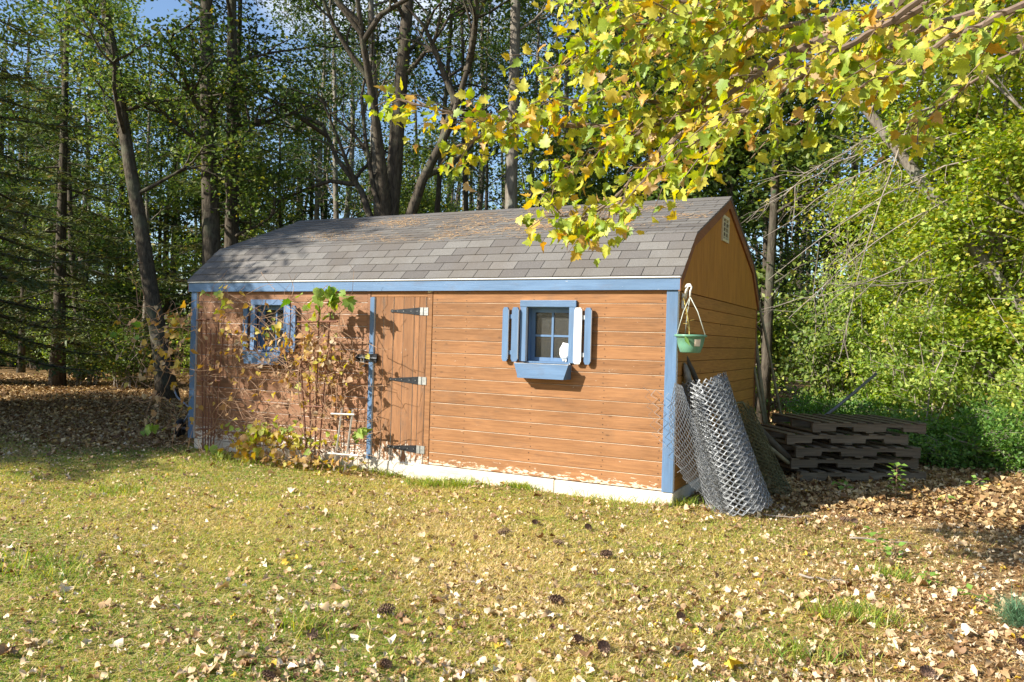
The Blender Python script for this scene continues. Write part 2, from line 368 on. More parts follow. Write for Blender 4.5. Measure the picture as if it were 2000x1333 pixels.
def glass_mat():
    m, n, b, out = new_mat('dusty window glass'); v, oi, t = objvec(n)
    g = noise(n, v, 60, 5, .8)
    b.inputs['Base Color'].default_value = (.10, .10, .095, 1); b.inputs['Roughness'].default_value = .08; b.inputs['Specular IOR Level'].default_value = .6
    tr = n.nodes.new('ShaderNodeBsdfTransparent'); tr.inputs[0].default_value = (.75, .78, .76, 1)
    ms = n.nodes.new('ShaderNodeMixShader'); n.links.new(ramp(n, g, [(.40, .22), (.75, .60)]), ms.inputs[0]); n.links.new(tr.outputs[0], ms.inputs[1]); n.links.new(b.outputs[0], ms.inputs[2]); n.links.new(ms.outputs[0], out.inputs[0])
    return m
M['glass'] = glass_mat()

# ------------------------------------------------------------------ leaf clouds
def T_oval(wd=.32, bend=.10): return np.array([(0, 0, 0), (wd, .45, bend), (0, 1, -bend*.6), (-wd, .45, bend)]), np.array([(0, 1, 2), (0, 2, 3)])
def T_maple(fold=.14, curl=.25):
    half = [(0, 0), (.16, -.06), (.42, .02), (.34, .16), (.56, .40), (.36, .42), (.40, .56), (.20, .58), (.22, .74), (.0, 1.0)]
    pts = half + [(-x, y) for x, y in half[-2:0:-1]]
    V = [(0, .35, 0)]+[(x, y, fold*abs(x)*1.6 - curl*(y-.3)**2 - .1*abs(x)**2) for x, y in pts]
    n = len(pts); return np.array(V), np.array([(0, i+1, (i+1) % n+1) for i in range(n)])
def T_heart(fold=.2, curl=.3):
    half = [(0, .06), (.2, -.05), (.42, .1), (.46, .36), (.30, .62), (.26, .6), (.0, 1.0)]
    pts = half + [(-x, y) for x, y in half[-2:0:-1]]
    V = [(0, .35, 0)]+[(x, y, fold*abs(x)*1.4 - curl*(y-.35)**2) for x, y in pts]
    n = len(pts); return np.array(V), np.array([(0, i+1, (i+1) % n+1) for i in range(n)])
def frames(n, rg, spread, heading=None, hspread=.5, up=(0, 0, 1)):
    N = rg.normal(size=(n, 3))*spread+np.array(up); N /= np.linalg.norm(N, axis=1)[:, None]
    H = rg.normal(size=(n, 3)) if heading is None else heading+rg.normal(size=(n, 3))*hspread
    T = H-(H*N).sum(1)[:, None]*N; T /= np.linalg.norm(T, axis=1)[:, None]+1e-9
    return N, T, np.cross(T, N)
def leaf_arrays(P, size, rg, tmpl, spread=.8, heading=None, hspread=.5, jitter=.0, up=(0, 0, 1)):
    V0, F0 = tmpl; n = len(P); k = len(V0)
    N, T, B = frames(n, rg, spread, heading, hspread, up)
    V0s = np.broadcast_to(V0, (n, k, 3)).copy()
    if jitter: V0s[:, :, 2] += rg.normal(size=(n, k))*jitter
    S = np.broadcast_to(np.asarray(size, float).reshape(-1, 1, 1), (n, 1, 1))
    V = P[:, None, :]+S*(V0s[:, :, 0:1]*B[:, None]+V0s[:, :, 1:2]*T[:, None]+V0s[:, :, 2:3]*N[:, None])
    return V.reshape(-1, 3), (F0[None]+(np.arange(n)*k)[:, None, None]).reshape(-1, F0.shape[1])
def leaf_mesh(name, P, size, mat, rg, tmpl, tint=None, **kw):
    V, Fc = leaf_arrays(P, size, rg, tmpl, **kw); k = len(tmpl[0])
    if tint is None: tint = rg.random(len(P))
    return npmesh(name, V, Fc, mat, np.repeat(tint, k))

# ------------------------------------------------------------------ ground
def hgt(x, y):
    x = np.asarray(x, float); y = np.asarray(y, float)
    h = GZ+.018*np.sin(x*1.3+.5)*np.cos(y*1.1)+.012*np.sin(x*3.1+y*2.3)
    far = np.clip((np.hypot(x-3, y-0)-14)/60, 0, 1); h = h+far*.8*np.sin(x*.09+1)*np.cos(y*.07)
    return h
def make_ground():
    a = np.concatenate([np.linspace(-180, -24, 40)[:-1], np.linspace(-24, 24, 220), np.linspace(24, 180, 40)[1:]])
    X, Y = np.meshgrid(a+2, a, indexing='ij'); n = len(a)
    V = np.stack([X, Y, hgt(X, Y)], -1).reshape(-1, 3)
    I = np.arange(n*n).reshape(n, n); Fc = np.stack([I[:-1, :-1], I[1:, :-1], I[1:, 1:], I[:-1, 1:]], -1).reshape(-1, 4)
    o = link('ground', npmesh('ground', V, Fc, M['ground'], smooth=True)); tag(o, kind='structure')
make_ground()

# ------------------------------------------------------------------ shed
W, D, H = 6.32, 3.94, 1.865
YB, ZB, ZP, OV = .444, H+.586, H+1.19, .06
HB = .1338
shed = tag(empty('garden_shed', (0, 0, 0)), 'brown wooden garden shed with blue trim and grey shingled barn roof', 'shed')

def wall_backing():
    fr = MB()      # front sheathing with the two window openings left free
    def wallrect(x0, x1, z0, z1): fr.box(x0, x1, .012, .03, z0, z1)
    wallrect(.0, 1.10, .0, H+.1); wallrect(1.10, 1.56, 0, 1.15); wallrect(1.10, 1.56, 1.70, H+.1); wallrect(1.56, 4.785, 0, H+.1)
    wallrect(4.785, 5.25, 0, 1.15); wallrect(4.785, 5.25, 1.70, H+.1); wallrect(5.25, W-.014, 0, H+.1)
    return fr.build('front_wall', M['backing'], shed)
fw_ = wall_backing()
def course(x0, x1, mat, skip):
    z = .0; k = 0
    while z < H-.005:
        z1 = min(z+HB, H+.06); segs = [(x0, x1)]
        for (a, b_, c, d) in skip:
            if z < d-.02 and z1 > c+.02:
                segs = [s for q in segs for s in ((q[0], min(q[1], a)), (max(q[0], b_), q[1])) if s[1]-s[0] > .03]
        for (a, b_) in segs:
            o = plank('board', a, b_, -.010+.0022*rnd.random(), .010, z+.0014, z1-.0014, mat, fw_, .004)
        z = z1; k += 1
course(.10, 2.785, M['siding_left'], [(1.06, 1.60, 1.13, 1.73)])
course(3.652, 6.222, M['siding'], [(4.75, 5.29, 1.13, 1.73)])
for x in (2.787,): plank('frame_strip', x, x+.040, -.016, .010, 0, H+.02, M['siding_left'], fw_, .003)
plank('frame_strip', 3.582, 3.650, -.014, .010, 0, H+.02, M['siding'], fw_, .003)
# nail heads, one mesh
nm = MB()
for xx in (3.70, 4.08, 4.85, 5.62, 6.18):
    for k in range(14):
        for q in (.03, .1):
            z = k*HB+q+rnd.uniform(-.008, .008); x = xx+rnd.uniform(-.01, .01)
            if 4.72 < x < 5.32 and .98 < z < 1.77: continue
            a = [(x+.0042*math.cos(t), z+.0042*math.sin(t)) for t in np.linspace(0, 2*math.pi, 7)[:-1]]; nm.prism(a, -.0125, -.009)
for xx in (.2, .8, 1.9, 2.5):
    for k in range(14):
        z = k*HB+.03; x = xx+rnd.uniform(-.01, .01)
        if .9 < x < 1.8 and .98 < z < 1.77: continue
        a = [(x+.004*math.cos(t), z+.004*math.sin(t)) for t in np.linspace(0, 2*math.pi, 7)[:-1]]; nm.prism(a, -.0125, -.009)
tag(nm.build('nail_heads', M['iron'], fw_), kind='stuff')

# corner boards and fascia
plank('corner_trim', 6.224, 6.334, -.034, .012, -.005, H, M['blue_v'], shed, .004)
plank('corner_trim', .0, .098, -.034, .012, -.005, H, M['blue_v'], shed, .004)
fa = MB(); fa.box(-.03, 6.352, -.056, -.0345, H+.0, H+.115); fa.build('fascia', M['blue'], shed)
de = MB(); de.box(-.032, 6.354, -.066, -.020, H+.1155, H+.125); de.build('drip_edge', M['drip'], shed)

# foundation timbers
for a, b_ in ((.10, 2.86), (2.866, 5.135), (5.141, 6.335)):
    plank('skid_timber', a, b_, -.022-.004*(a > 5), .12, -.30, -.006-.002*(a > 3), M['timber'], shed, .008)
plank('skid_timber', 6.20, 6.333, .122, 3.9, -.30, -.006, M['timber'], shed, .008)
b_ = MB(); b_.box(.12, 6.15, .125, 3.9, -.28, -.02); b_.build('floor', M['backing'], shed)

# door
door = empty('door'); door.parent = shed
plank('edge_trim', 2.831, 2.892, -.028, .011, -.012, 1.80, M['blue_v'], door, .003)
ed = [2.896, 3.012, 3.148, 3.279, 3.420, 3.487, 3.576]
for i in range(6):
    plank('board', ed[i]+.002, ed[i+1]-.002, -.010-.003*(i % 2), .011, -.012, 1.80, M['door'], door, .004)
plank('door_header', 2.83, 3.581, .0115-.02, .0115, 1.803, H+.01, M['siding'], door, .002)
def strap(z):
    h = empty('hinge'); h.parent = door
    y0, y1 = -.0165, -.0135
    m = MB(); cir = [(3.128+.020*math.cos(t), z+.020*math.sin(t)) for t in np.linspace(math.radians(35), math.radians(325), 10)]
    m.prism(cir[::1]+[(3.165, z-.014), (3.492, z-.042), (3.492, z+.042), (3.165, z+.014)], y0-.002, y1); m.build('strap', M['iron'], h)
    p = MB(); p.box(3.496, 3.532, -.0185, -.0135, z-.042, z+.042); p.box(3.546, 3.60, -.0195, -.0145, z-.042, z+.042)
    p.tube([(3.539, -.019, z-.042), (3.539, -.019, z+.042)], .007, 8); p.build('plate', M['zinc'], h)
    for x in (3.13, 3.2, 3.28, 3.38, 3.46):
        s = MB(); s.tube([(x, -.019, z), (x, -.0215, z)], .0045, 6); s.build('screw', M['zinc'], h)
for z in (1.645, .894, .150): strap(z)
lt = empty('latch'); lt.parent = door
m = MB(); m.box(2.66, 2.80, -.036, -.017, 1.075, 1.155); m.build('keeper', M['iron'], lt)
m = MB(); m.box(2.815, 2.955, -.046, -.0295, 1.085, 1.165); m.box(2.90, 2.955, -.052, -.0465, 1.065, 1.12); m.build('hasp_plate', M['iron'], lt)
m = MB(); m.tube([(2.63, -.05, 1.115), (2.96, -.05, 1.115)], .011, 8); m.tube([(2.70, -.05, 1.115), (2.70, -.085, 1.09)], .008, 6); m.build('bolt', M['iron'], lt)
m = MB(); m.box(2.735, 2.80, -.075, -.048, 1.02, 1.075); m.tube([(2.747, -.06, 1.075), (2.747, -.06, 1.12), (2.767, -.06, 1.135), (2.787, -.06, 1.12), (2.787, -.06, 1.075)], .005, 6); m.build('padlock', M['zinc'], lt)

# windows
def window(x0, x1, left_sh, right_sh, bx, matv, math2, whiteboard):
    wn = empty('window'); wn.parent = shed
    z0, z1 = 1.15, 1.70; yf = -.032
    plank('head_casing', x0-.075, x1+.075, yf-.002, .0115, z1, z1+.068, math2, wn, .004)
    plank('side_casing', x0-.07, x0, yf, .0115, z0, z1-.001, matv, wn, .003)
    plank('side_casing', x1, x1+.068, yf, .0115, z0, z1-.001, matv, wn, .003)
    j = MB(); j.box(x0-.012, x0-.0005, .012, .16, z0, z1); j.box(x1+.0005, x1+.012, .012, .16, z0, z1); j.box(x0-.012, x1+.012, .012, .16, z1-.0095, z1+.002); j.box(x0-.012, x1+.012, .0, .16, z0-.012, z0+.006)
    j.build('frame', matv, wn)
    s = empty('sash'); s.parent = wn
    m = MB(); ys, ye = .088, .115; xm = (x0+x1)/2; zm = (z0+z1)/2-.01
    m.box(x0, x0+.045, ys, ye, z0+.007, z1-.01); m.box(x1-.03, x1, ys, ye, z0+.007, z1-.01); m.box(x0+.045, x1-.03, ys, ye, z1-.05, z1-.01); m.box(x0+.045, x1-.03, ys, ye, z0+.007, z0+.045)
    m.box(xm-.006, xm+.016, ys+.004, ye-.003, z0+.045, z1-.05)
    m.box(x0+.045, xm-.006, ys+.006, ye-.004, zm-.010, zm+.010); m.box(xm+.016, x1-.03, ys+.006, ye-.004, zm-.010, zm+.010)
    m.build('sash_frame', matv, s)
    for (a, b2) in ((x0+.04, xm), (xm+.012, x1-.025)):
        for (c, d) in ((z0+.04, zm), (zm+.004, z1-.045)):
            g = MB(); g.box(a, b2-.002, .1005, .1035, c, d-.003); g.build('pane', M['glass'], s)
    def shutter(xs, white=None):
        sh = empty('shutter'); sh.parent = wn
        for k, (a, b2) in enumerate(xs):
            za, zb = 1.145, 1.695; c = .028
            m = MB(); m.prism([(a, za+c), (a+c*.5, za), (b2-c*.5, za), (b2, za+c), (b2, zb-c), (b2-c*.5, zb), (a+c*.5, zb), (a, zb-c)], -.062-.002*k, -.042)
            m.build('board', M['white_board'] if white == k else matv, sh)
        if len(xs) > 1:
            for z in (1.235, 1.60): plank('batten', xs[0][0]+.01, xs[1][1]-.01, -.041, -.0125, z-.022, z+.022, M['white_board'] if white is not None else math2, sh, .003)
        else: plank('batten', xs[0][0]+.005, xs[0][1]-.005, -.041, -.0125, 1.58, 1.62, math2, sh, .003)
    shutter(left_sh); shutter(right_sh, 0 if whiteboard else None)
    bxo = empty('flower_box'); bxo.parent = wn
    m = MB(); a0, a1 = bx; m.prism([(a0, 1.137), (a0+.05, .99), (a1-.05, .99), (a1, 1.137)], -.155, -.137); m.build('front_board', math2, bxo)
    m = MB(); m.prism([(-.1368, .991), (-.0125, .991), (-.0125, 1.136), (-.1368, 1.136)], a1-.055, a1-.03, 'x'); m.build('end_board', math2, bxo)
    m = MB(); m.prism([(-.1368, .991), (-.0125, .991), (-.0125, 1.136), (-.1368, 1.136)], a0+.03, a0+.055, 'x'); m.build('end_board', math2, bxo)
    m = MB(); m.box(a0+.056, a1-.056, -.136, -.013, 1.0, 1.02); m.build('bottom_board', math2, bxo)
    return wn
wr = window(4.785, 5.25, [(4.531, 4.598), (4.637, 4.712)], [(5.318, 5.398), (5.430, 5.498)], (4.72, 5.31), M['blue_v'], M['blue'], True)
wl = window(1.10, 1.56, [(.937, 1.003)], [(1.637, 1.69), (1.712, 1.775)], (1.02, 1.64), M['blue_d'], M['blue_d'], False)
wr['label'] = 'right window with one white shutter board'; wl['label'] = 'left window with darker worn blue frame behind the vine'
# white rag in the lower right pane
rg = np.random.default_rng(4)  # crumpled white form modelled against the lower right pane
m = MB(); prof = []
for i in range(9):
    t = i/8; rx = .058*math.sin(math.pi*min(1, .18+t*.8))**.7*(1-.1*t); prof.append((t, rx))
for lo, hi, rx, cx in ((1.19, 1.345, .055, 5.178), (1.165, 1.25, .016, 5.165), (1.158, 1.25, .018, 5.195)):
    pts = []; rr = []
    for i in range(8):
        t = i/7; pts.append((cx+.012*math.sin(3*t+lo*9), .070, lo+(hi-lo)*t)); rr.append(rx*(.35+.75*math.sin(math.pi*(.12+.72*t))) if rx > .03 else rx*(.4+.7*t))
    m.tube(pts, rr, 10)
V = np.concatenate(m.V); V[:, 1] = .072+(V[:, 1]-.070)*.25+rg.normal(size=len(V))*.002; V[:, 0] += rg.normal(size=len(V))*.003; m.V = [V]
tag(m.build('pane_form', M['pane_form'], None, True), 'small white rag crumpled against the lower right pane of the right window', 'form')

# side, rear walls
sw = MB(); sw.box(W-.030, W-.013, .0125, D, 0, H+.02); sw = sw.build('right_wall', M['backing'], shed)
z = 0.
for k in range(14):
    z1 = min(z+HB, H-.003); plank('board', W-.012, W+.008+.002*rnd.random(), .014, D-.002, z+.002, z1-.002, M['siding_side'], sw, .004); z = z1
plank('corner_trim', W-.012, W+.018, D-.0, D+.03, 0, H, M['rake'], sw, .003)
lw = MB(); lw.box(.0, .018, .0315, D, 0, H+.02); lw = lw.build('left_wall', M['siding_side'], shed)
rw = MB(); rw.box(.0, W, D+.002, D+.02, 0, H+.1); rw = rw.build('rear_wall', M['siding_side'], shed)
# gable panels with grooves
def gable_poly(inset=0.): return [(0+inset, H), (D-inset, H), (D+.03-inset, H+.1), (D-YB-inset, ZB-.02), (D/2, ZP-.03), (YB+inset, ZB-.02), (-.03+inset, H+.1)]
def zroof(y):
    y2 = min(y, D-y); 
    return H+.10+(y2+.03)*(ZB-H-.12)/(YB+.03) if y2 < YB else ZB-.02+(y2-YB)*(ZP-ZB-.01)/(D/2-YB)
for xg, nm_ in ((W, 'gable_wall'), (0., 'gable_wall')):
    m = MB(); s = 1 if xg > 1 else -1; step = .0508 
    y = .0
    while y < D-.01:
        y2 = min(y+step-.006, D); a, b2 = (xg-.015, xg+.016) if s > 0 else (xg-.016, xg+.015)
        m.prism([(y, H+.001), (y2, H+.001), (y2, zroof(y2)-.004), (y, zroof(y)-.004)], a, b2, 'x'); y += step
    a, b2 = (xg-.014, xg+.009) if s > 0 else (xg-.009, xg+.014)
    m.prism([(.002, H+.002), (D-.002, H+.002), (D-.01, H+.09), (D-YB-.01, ZB-.03), (D/2, ZP-.045), (YB+.01, ZB-.03), (.01, H+.09)], a, b2, 'x')
    gw = m.build(nm_, M['gable'], shed)
    # rake boards
    th = .10
    for (ya, za, yb, zb) in ((-.055, H+.115, YB, ZB), (YB, ZB, D/2, ZP), (D/2, ZP, D-YB, ZB), (D-YB, ZB, D+.055, H+.115)):
        m = MB(); x0, x1 = (xg+.017, xg+.038) if s > 0 else (xg-.038, xg-.017)
        dz = .115; m.prism([(ya, za-.012), (yb, zb-.012), (yb, zb-.012-dz*.95), (ya, za-.012-dz)] if yb <= D/2+.01 else [(ya, za-.012), (yb, zb-.012), (yb, zb-.012-dz), (ya, za-.012-dz*.95)], x0, x1, 'x')
        m.build('rake_board', M['rake'], shed)
# gable vent
vt = empty('vent'); vt.parent = shed; yv, zv = 1.815, 2.675
m = MB()
for a in ((yv-.16, yv-.125, zv-.145, zv+.145), (yv+.125, yv+.16, zv-.145, zv+.145), (yv-.125, yv+.125, zv+.11, zv+.145), (yv-.125, yv+.125, zv-.145, zv-.11), (yv-.008, yv+.008, zv-.11, zv+.11)):
    m.box(W+.0165, W+.034, *a)
m.build('frame', M['vent'], vt)
m = MB(); m.box(W+.0162, W+.0172, yv-.124, yv+.124, zv-.109, zv+.109); m.build('dark_opening', M['black'], vt)  # flat black sheet standing in for the dark hollow behind the slats
for k in range(4):
    m = MB(); z = zv-.09+k*.055; m.prism([(W+.018, z), (W+.032, z-.012), (W+.032, z-.006), (W+.018, z+.012)], yv-.124, yv+.124, 'y'); m.build('slat', M['vent'], vt)

# roof: deck, individual shingles on the front slopes
rd = MB()
eave = np.array([-OV-.005, H+.128]); brk = np.array([YB, ZB]); peak = np.array([D/2, ZP])
def shift(p): return (D-p[0], p[1])
poly = [tuple(eave), tuple(brk), tuple(peak), shift(brk), shift(eave)]
inner = [(y, z-.02) for y, z in poly[::-1]]
rd.prism([poly[0], poly[1], poly[2], poly[3], poly[4], inner[0], inner[1], inner[2], inner[3], inner[4]], -.045, 6.365, 'x')
roof = rd.build('roof', M['shingle'], shed)
TW, EX = .302, .127
rows = []
for (p, q) in ((eave, brk), (brk, peak)):
    d = q-p; Ls = np.linalg.norm(d); d = d/Ls; n = np.array([-d[1], d[0]])
    nr = int(round(Ls/EX)); ex = Ls/nr
    for r in range(nr): rows.append((p+d*ex*r, d, n, ex))
X0, X1 = -.052, 6.372
cnt = 0; rest = MB()
def shingle_mesh(wd, ex):
    key = ('sh', round(wd, 3), round(ex, 3))
    if key not in _cache:
        m = MB(); L_ = ex+.035      # local: x width, y up-slope, z normal; wedge, lower edge thick
        t = .0065
        m.add([(0, 0, .004), (wd, 0, .004), (wd, L_, .0005), (0, L_, .0005), (0, 0, .004+t), (wd, 0, .004+t), (wd, L_, .0012), (0, L_, .0012)],
              [(0, 3, 2, 1), (4, 5, 6, 7), (0, 1, 5, 4), (1, 2, 6, 5), (2, 3, 7, 6), (3, 0, 4, 7)])
        _cache[key] = m.mesh('shingle', M['shingle'])
    return _cache[key]
for ri, (p, d, n, ex) in enumerate(rows):
    x = X0-(0 if ri % 2 == 0 else TW/2)-(.03 if ri % 3 == 1 else 0); lift = .0009*(ri % 2)
    while x < X1-.01:
        a = max(x, X0); b2 = min(x+TW-.007, X1)
        if b2-a > .03:
            if ri < 13 and cnt < 300:
                o = link('shingle', shingle_mesh(b2-a, ex), roof); cnt += 1
                off = p+n*(lift+rnd.uniform(0, .0012))
                o.matrix_local = Matrix(((1, 0, 0, a), (0, d[0], n[0], off[0]), (0, d[1], n[1], off[1]), (0, 0, 0, 1)))
            else:
                q = p+n*lift; L_ = ex+.03; t = .0065
                def P3(xx, s, h): g = q+d*s+n*h; return (xx, g[0], g[1])
                rest.add([P3(a, 0, .004), P3(b2, 0, .004), P3(b2, L_, .0005), P3(a, L_, .0005), P3(a, 0, .004+t), P3(b2, 0, .004+t), P3(b2, L_, .0012), P3(a, L_, .0012)],
                         [(0, 3, 2, 1), (4, 5, 6, 7), (0, 1, 5, 4), (1, 2, 6, 5), (2, 3, 7, 6), (3, 0, 4, 7)])
        x += TW
# rear slopes as courses
for (p, q) in ((np.array(shift(eave)), np.array(shift(brk))), (np.array(shift(brk)), peak)):
    d = q-p; Ls = np.linalg.norm(d); d = d/Ls; n = np.array([d[1], -d[0]])*(1 if d[1]*1 > 0 else 1)
    nr = int(round(Ls/EX)); ex = Ls/nr
    for r in range(nr):
        g0 = p+d*ex*r+n*.005; g1 = g0+d*ex-n*.004
        rest.add([(X0, g0[0], g0[1]), (X1, g0[0], g0[1]), (X1, g1[0], g1[1]), (X0, g1[0], g1[1])], [(0, 1, 2, 3)])
tag(rest.build('upper_shingles', M['shingle'], roof), kind='stuff')
# ridge cap
m = MB(); k = 0; x = X0
while x < X1-.05:
    x2 = min(x+.26, X1); h = .006+.002*(k % 2)
    m.prism([(D/2-.12, ZP-.045+h), (D/2, ZP+.004+h), (D/2+.12, ZP-.045+h), (D/2+.12, ZP-.04+h), (D/2, ZP+.010+h), (D/2-.12, ZP-.04+h)], x, x2-.002, 'x'); x = x2; k += 1
m.build('ridge_cap', M['shingle'], roof)

# ------------------------------------------------------------------ trees
def perp_frames(d):
    d = d/np.linalg.norm(d); a = np.cross(d, [0, 0, 1.]) if abs(d[2]) < .95 else np.cross(d, [1., 0, 0]); a /= np.linalg.norm(a); return a, np.cross(a, d)
def deciduous(seed, Ht, r0, z0, cr, nleaf, lsize, leafm, barkm, lean=(0, 0), nlimb=16, up=.5, crowntop=1.0, sides=8, fork=None, wob=.12, tmpl=None, cl=.30):
    """trunk mesh and crown mesh, both with their origin at the foot of the tree"""
    rg = np.random.default_rng(seed); mb = MB()
    n = 12; zs = np.linspace(-.3, Ht, n); wx = np.cumsum(rg.normal(size=n))*wob*.4; wy = np.cumsum(rg.normal(size=n))*wob*.4; wx -= wx[0]; wy -= wy[0]
    P = np.stack([lean[0]*zs+wx, lean[1]*zs+wy, zs], 1)
    R = r0*(1-.80*np.clip(zs/Ht, 0, 1)**1.1); R[0] *= 1.5; R[1] *= 1.03
    mb.tube(P, list(R), sides)
    tips = []
    def limb(p0, d0, ln, r, lev):
        k = 5; pts = [p0]; d = d0/np.linalg.norm(d0)
        for i in range(k-1):
            d = d+rg.normal(size=3)*.16+np.array([0, 0, .06 if lev < 2 else -.03]); d /= np.linalg.norm(d); pts.append(pts[-1]+d*ln/(k-1))
        pts = np.array(pts); mb.tube(pts, list(np.linspace(r, r*.3, k)), 5 if lev < 2 else 3, cap=False)
        if lev >= 2 or r < .008: tips.extend([(pts[i]*(1-t)+pts[i+1]*t, ln) for i in range(1, k-1) for t in (.2, .7)]); return
        for i in range(5 if lev == 0 else 4):
            t = rg.uniform(.25, 1)*(k-1.001); j = int(t); q = pts[j]*(1-t+j)+pts[j+1]*(t-j)
            a, b = perp_frames(pts[j+1]-pts[j]); th = rg.uniform(0, 2*math.pi)
            dd = (pts[j+1]-pts[j])/np.linalg.norm(pts[j+1]-pts[j])*.9+(a*math.cos(th)+b*math.sin(th)*.7)*.9
            limb(q, dd, ln*rg.uniform(.4, .6), r*.5, lev+1)
        if lev >= 1: tips.append((pts[-1], ln))
    for i in range(nlimb):
        z = z0+(Ht*crowntop-z0)*((i+rg.random())/nlimb)**.85; t = np.interp(z, zs, np.arange(n)); j = min(int(t), n-2); q = P[j]*(1-t+j)+P[j+1]*(t-j)
        az = i*2.4+rg.uniform(-.5, .5); u = up+rg.uniform(-.2, .25); prof = cr*(.45+.55*math.sin(math.pi*min(1, .15+.85*(z-z0)/(Ht-z0))))
        limb(q, np.array([math.cos(az), math.sin(az), u]), prof*rg.uniform(.75, 1.1), np.interp(z, zs, R)*rg.uniform(.28, .5), 0)
    if fork:
        for (zf, dx, dy, r, ln) in fork:
            t = np.interp(zf, zs, np.arange(n)); j = int(t); q = P[j]; limb(q, np.array([dx, dy, 1.]), ln, r, 0)
    tp = np.array([t[0] for t in tips]); idx = rg.integers(0, len(tp), nleaf)
    # leaves gather in flattened sprays round the twig ends
    C0 = tp[idx]+rg.normal(size=(nleaf, 3))*np.array([cl, cl, cl*.55])
    crown = leaf_mesh('crown', C0, lsize*rg.uniform(.6, 1.25, nleaf), leafm, rg, tmpl or T_oval(.36), tint=np.clip(rg.random(nleaf)*.75+.25*rg.random(len(tp))[idx], 0, 1), spread=.65)
    trunk = mb.mesh('trunk', barkm, True)
    return trunk, crown

def evergreen(seed, Ht, r0, z0, cr, step, leafm, barkm, droop=.22, density=1., lean=(0, 0), size=.16, dead=0.):
    rg = np.random.default_rng(seed); mb = MB(); n = 10; zs = np.linspace(-.3, Ht, n)
    P = np.stack([lean[0]*zs, lean[1]*zs, zs], 1); R = r0*(1-.9*np.clip(zs/Ht, 0, 1)); R[0] *= 1.4
    mb.tube(P, list(R), 8); LP = []; LH = []; z = z0; i = 0
    while z < Ht-.3:
        f = 1-(z/Ht)**1.1; ln = cr*max(.12, f)*rg.uniform(.65, 1.1); az = i*2.4+rg.uniform(-.4, .4)
        d = np.array([math.cos(az), math.sin(az), .12-droop*rg.uniform(.5, 1.4)]); k = 6; q = np.array([lean[0]*z, lean[1]*z, z]); pts = [q]
        for j in range(k-1):
            d = d+np.array([0, 0, -.05+.045*j])+rg.normal(size=3)*.05; pts.append(pts[-1]+d/np.linalg.norm(d)*ln/(k-1))
        pts = np.array(pts); mb.tube(pts, list(np.linspace(max(.012, .045*ln/3), .005, k)), 4, cap=False)
        if rg.random() >= dead:
            m = int(ln*16*density)
            for q_ in range(m):      # side twigs
                t = (.12+.88*(q_+rg.random())/m)*(k-1.001); j = int(t); c = pts[j]*(1-t+j)+pts[j+1]*(t-j); a = pts[j+1]-pts[j]; a /= np.linalg.norm(a)
                s = 1 if q_ % 2 else -1; side = np.array([-a[1], a[0], 0])*s; h = a*.8+side*.9+np.array([0, 0, rg.uniform(-.25, .05)]); h /= np.linalg.norm(h)
                tl = (.16+.55*(1-t/(k-1)))*min(1.2, ln/2.4)*rg.uniform(.5, 1.1)
                ns = max(2, int(tl/(size*.32))); 
                for w_ in range(ns):
                    u = (w_+.5)/ns; s2 = 1 if w_ % 2 else -1; LP.append(c+h*tl*u+rg.normal(size=3)*.012-np.array([0, 0, .07*u*u])); hh = h*.8+np.cross(h, [0, 0, 1])*s2*.55; LH.append(hh)
        else:
            for q_ in range(int(ln*4)):
                t = rg.uniform(.2, .98)*(k-1.001); j = int(t); c = pts[j]*(1-t+j)+pts[j+1]*(t-j); a = pts[j+1]-pts[j]; a /= np.linalg.norm(a)
                e = c+(a*.6+rg.normal(size=3)*.6)*rg.uniform(.2, .6)*ln*.35; mb.tube([c, (c+e)/2+rg.normal(size=3)*.03, e], [.006, .004, .002], 3, cap=False)
        z += step*rg.uniform(.6, 1.4); i += 1
    LP = np.array(LP); LH = np.array(LH)
    Vq = np.array([(0, 0, 0), (.13, .35, .02), (.03, 1, -.05), (-.03, 1, -.05), (-.13, .35, .02)]); Fq = np.array([(0, 1, 4), (1, 2, 3), (1, 3, 4)])
    crown = leaf_mesh('crown', LP, size*rg.uniform(.7, 1.3, len(LP)), leafm, rg, (Vq, Fq), heading=LH, hspread=.22, spread=.45)
    return mb.mesh('trunk', barkm, True), crown

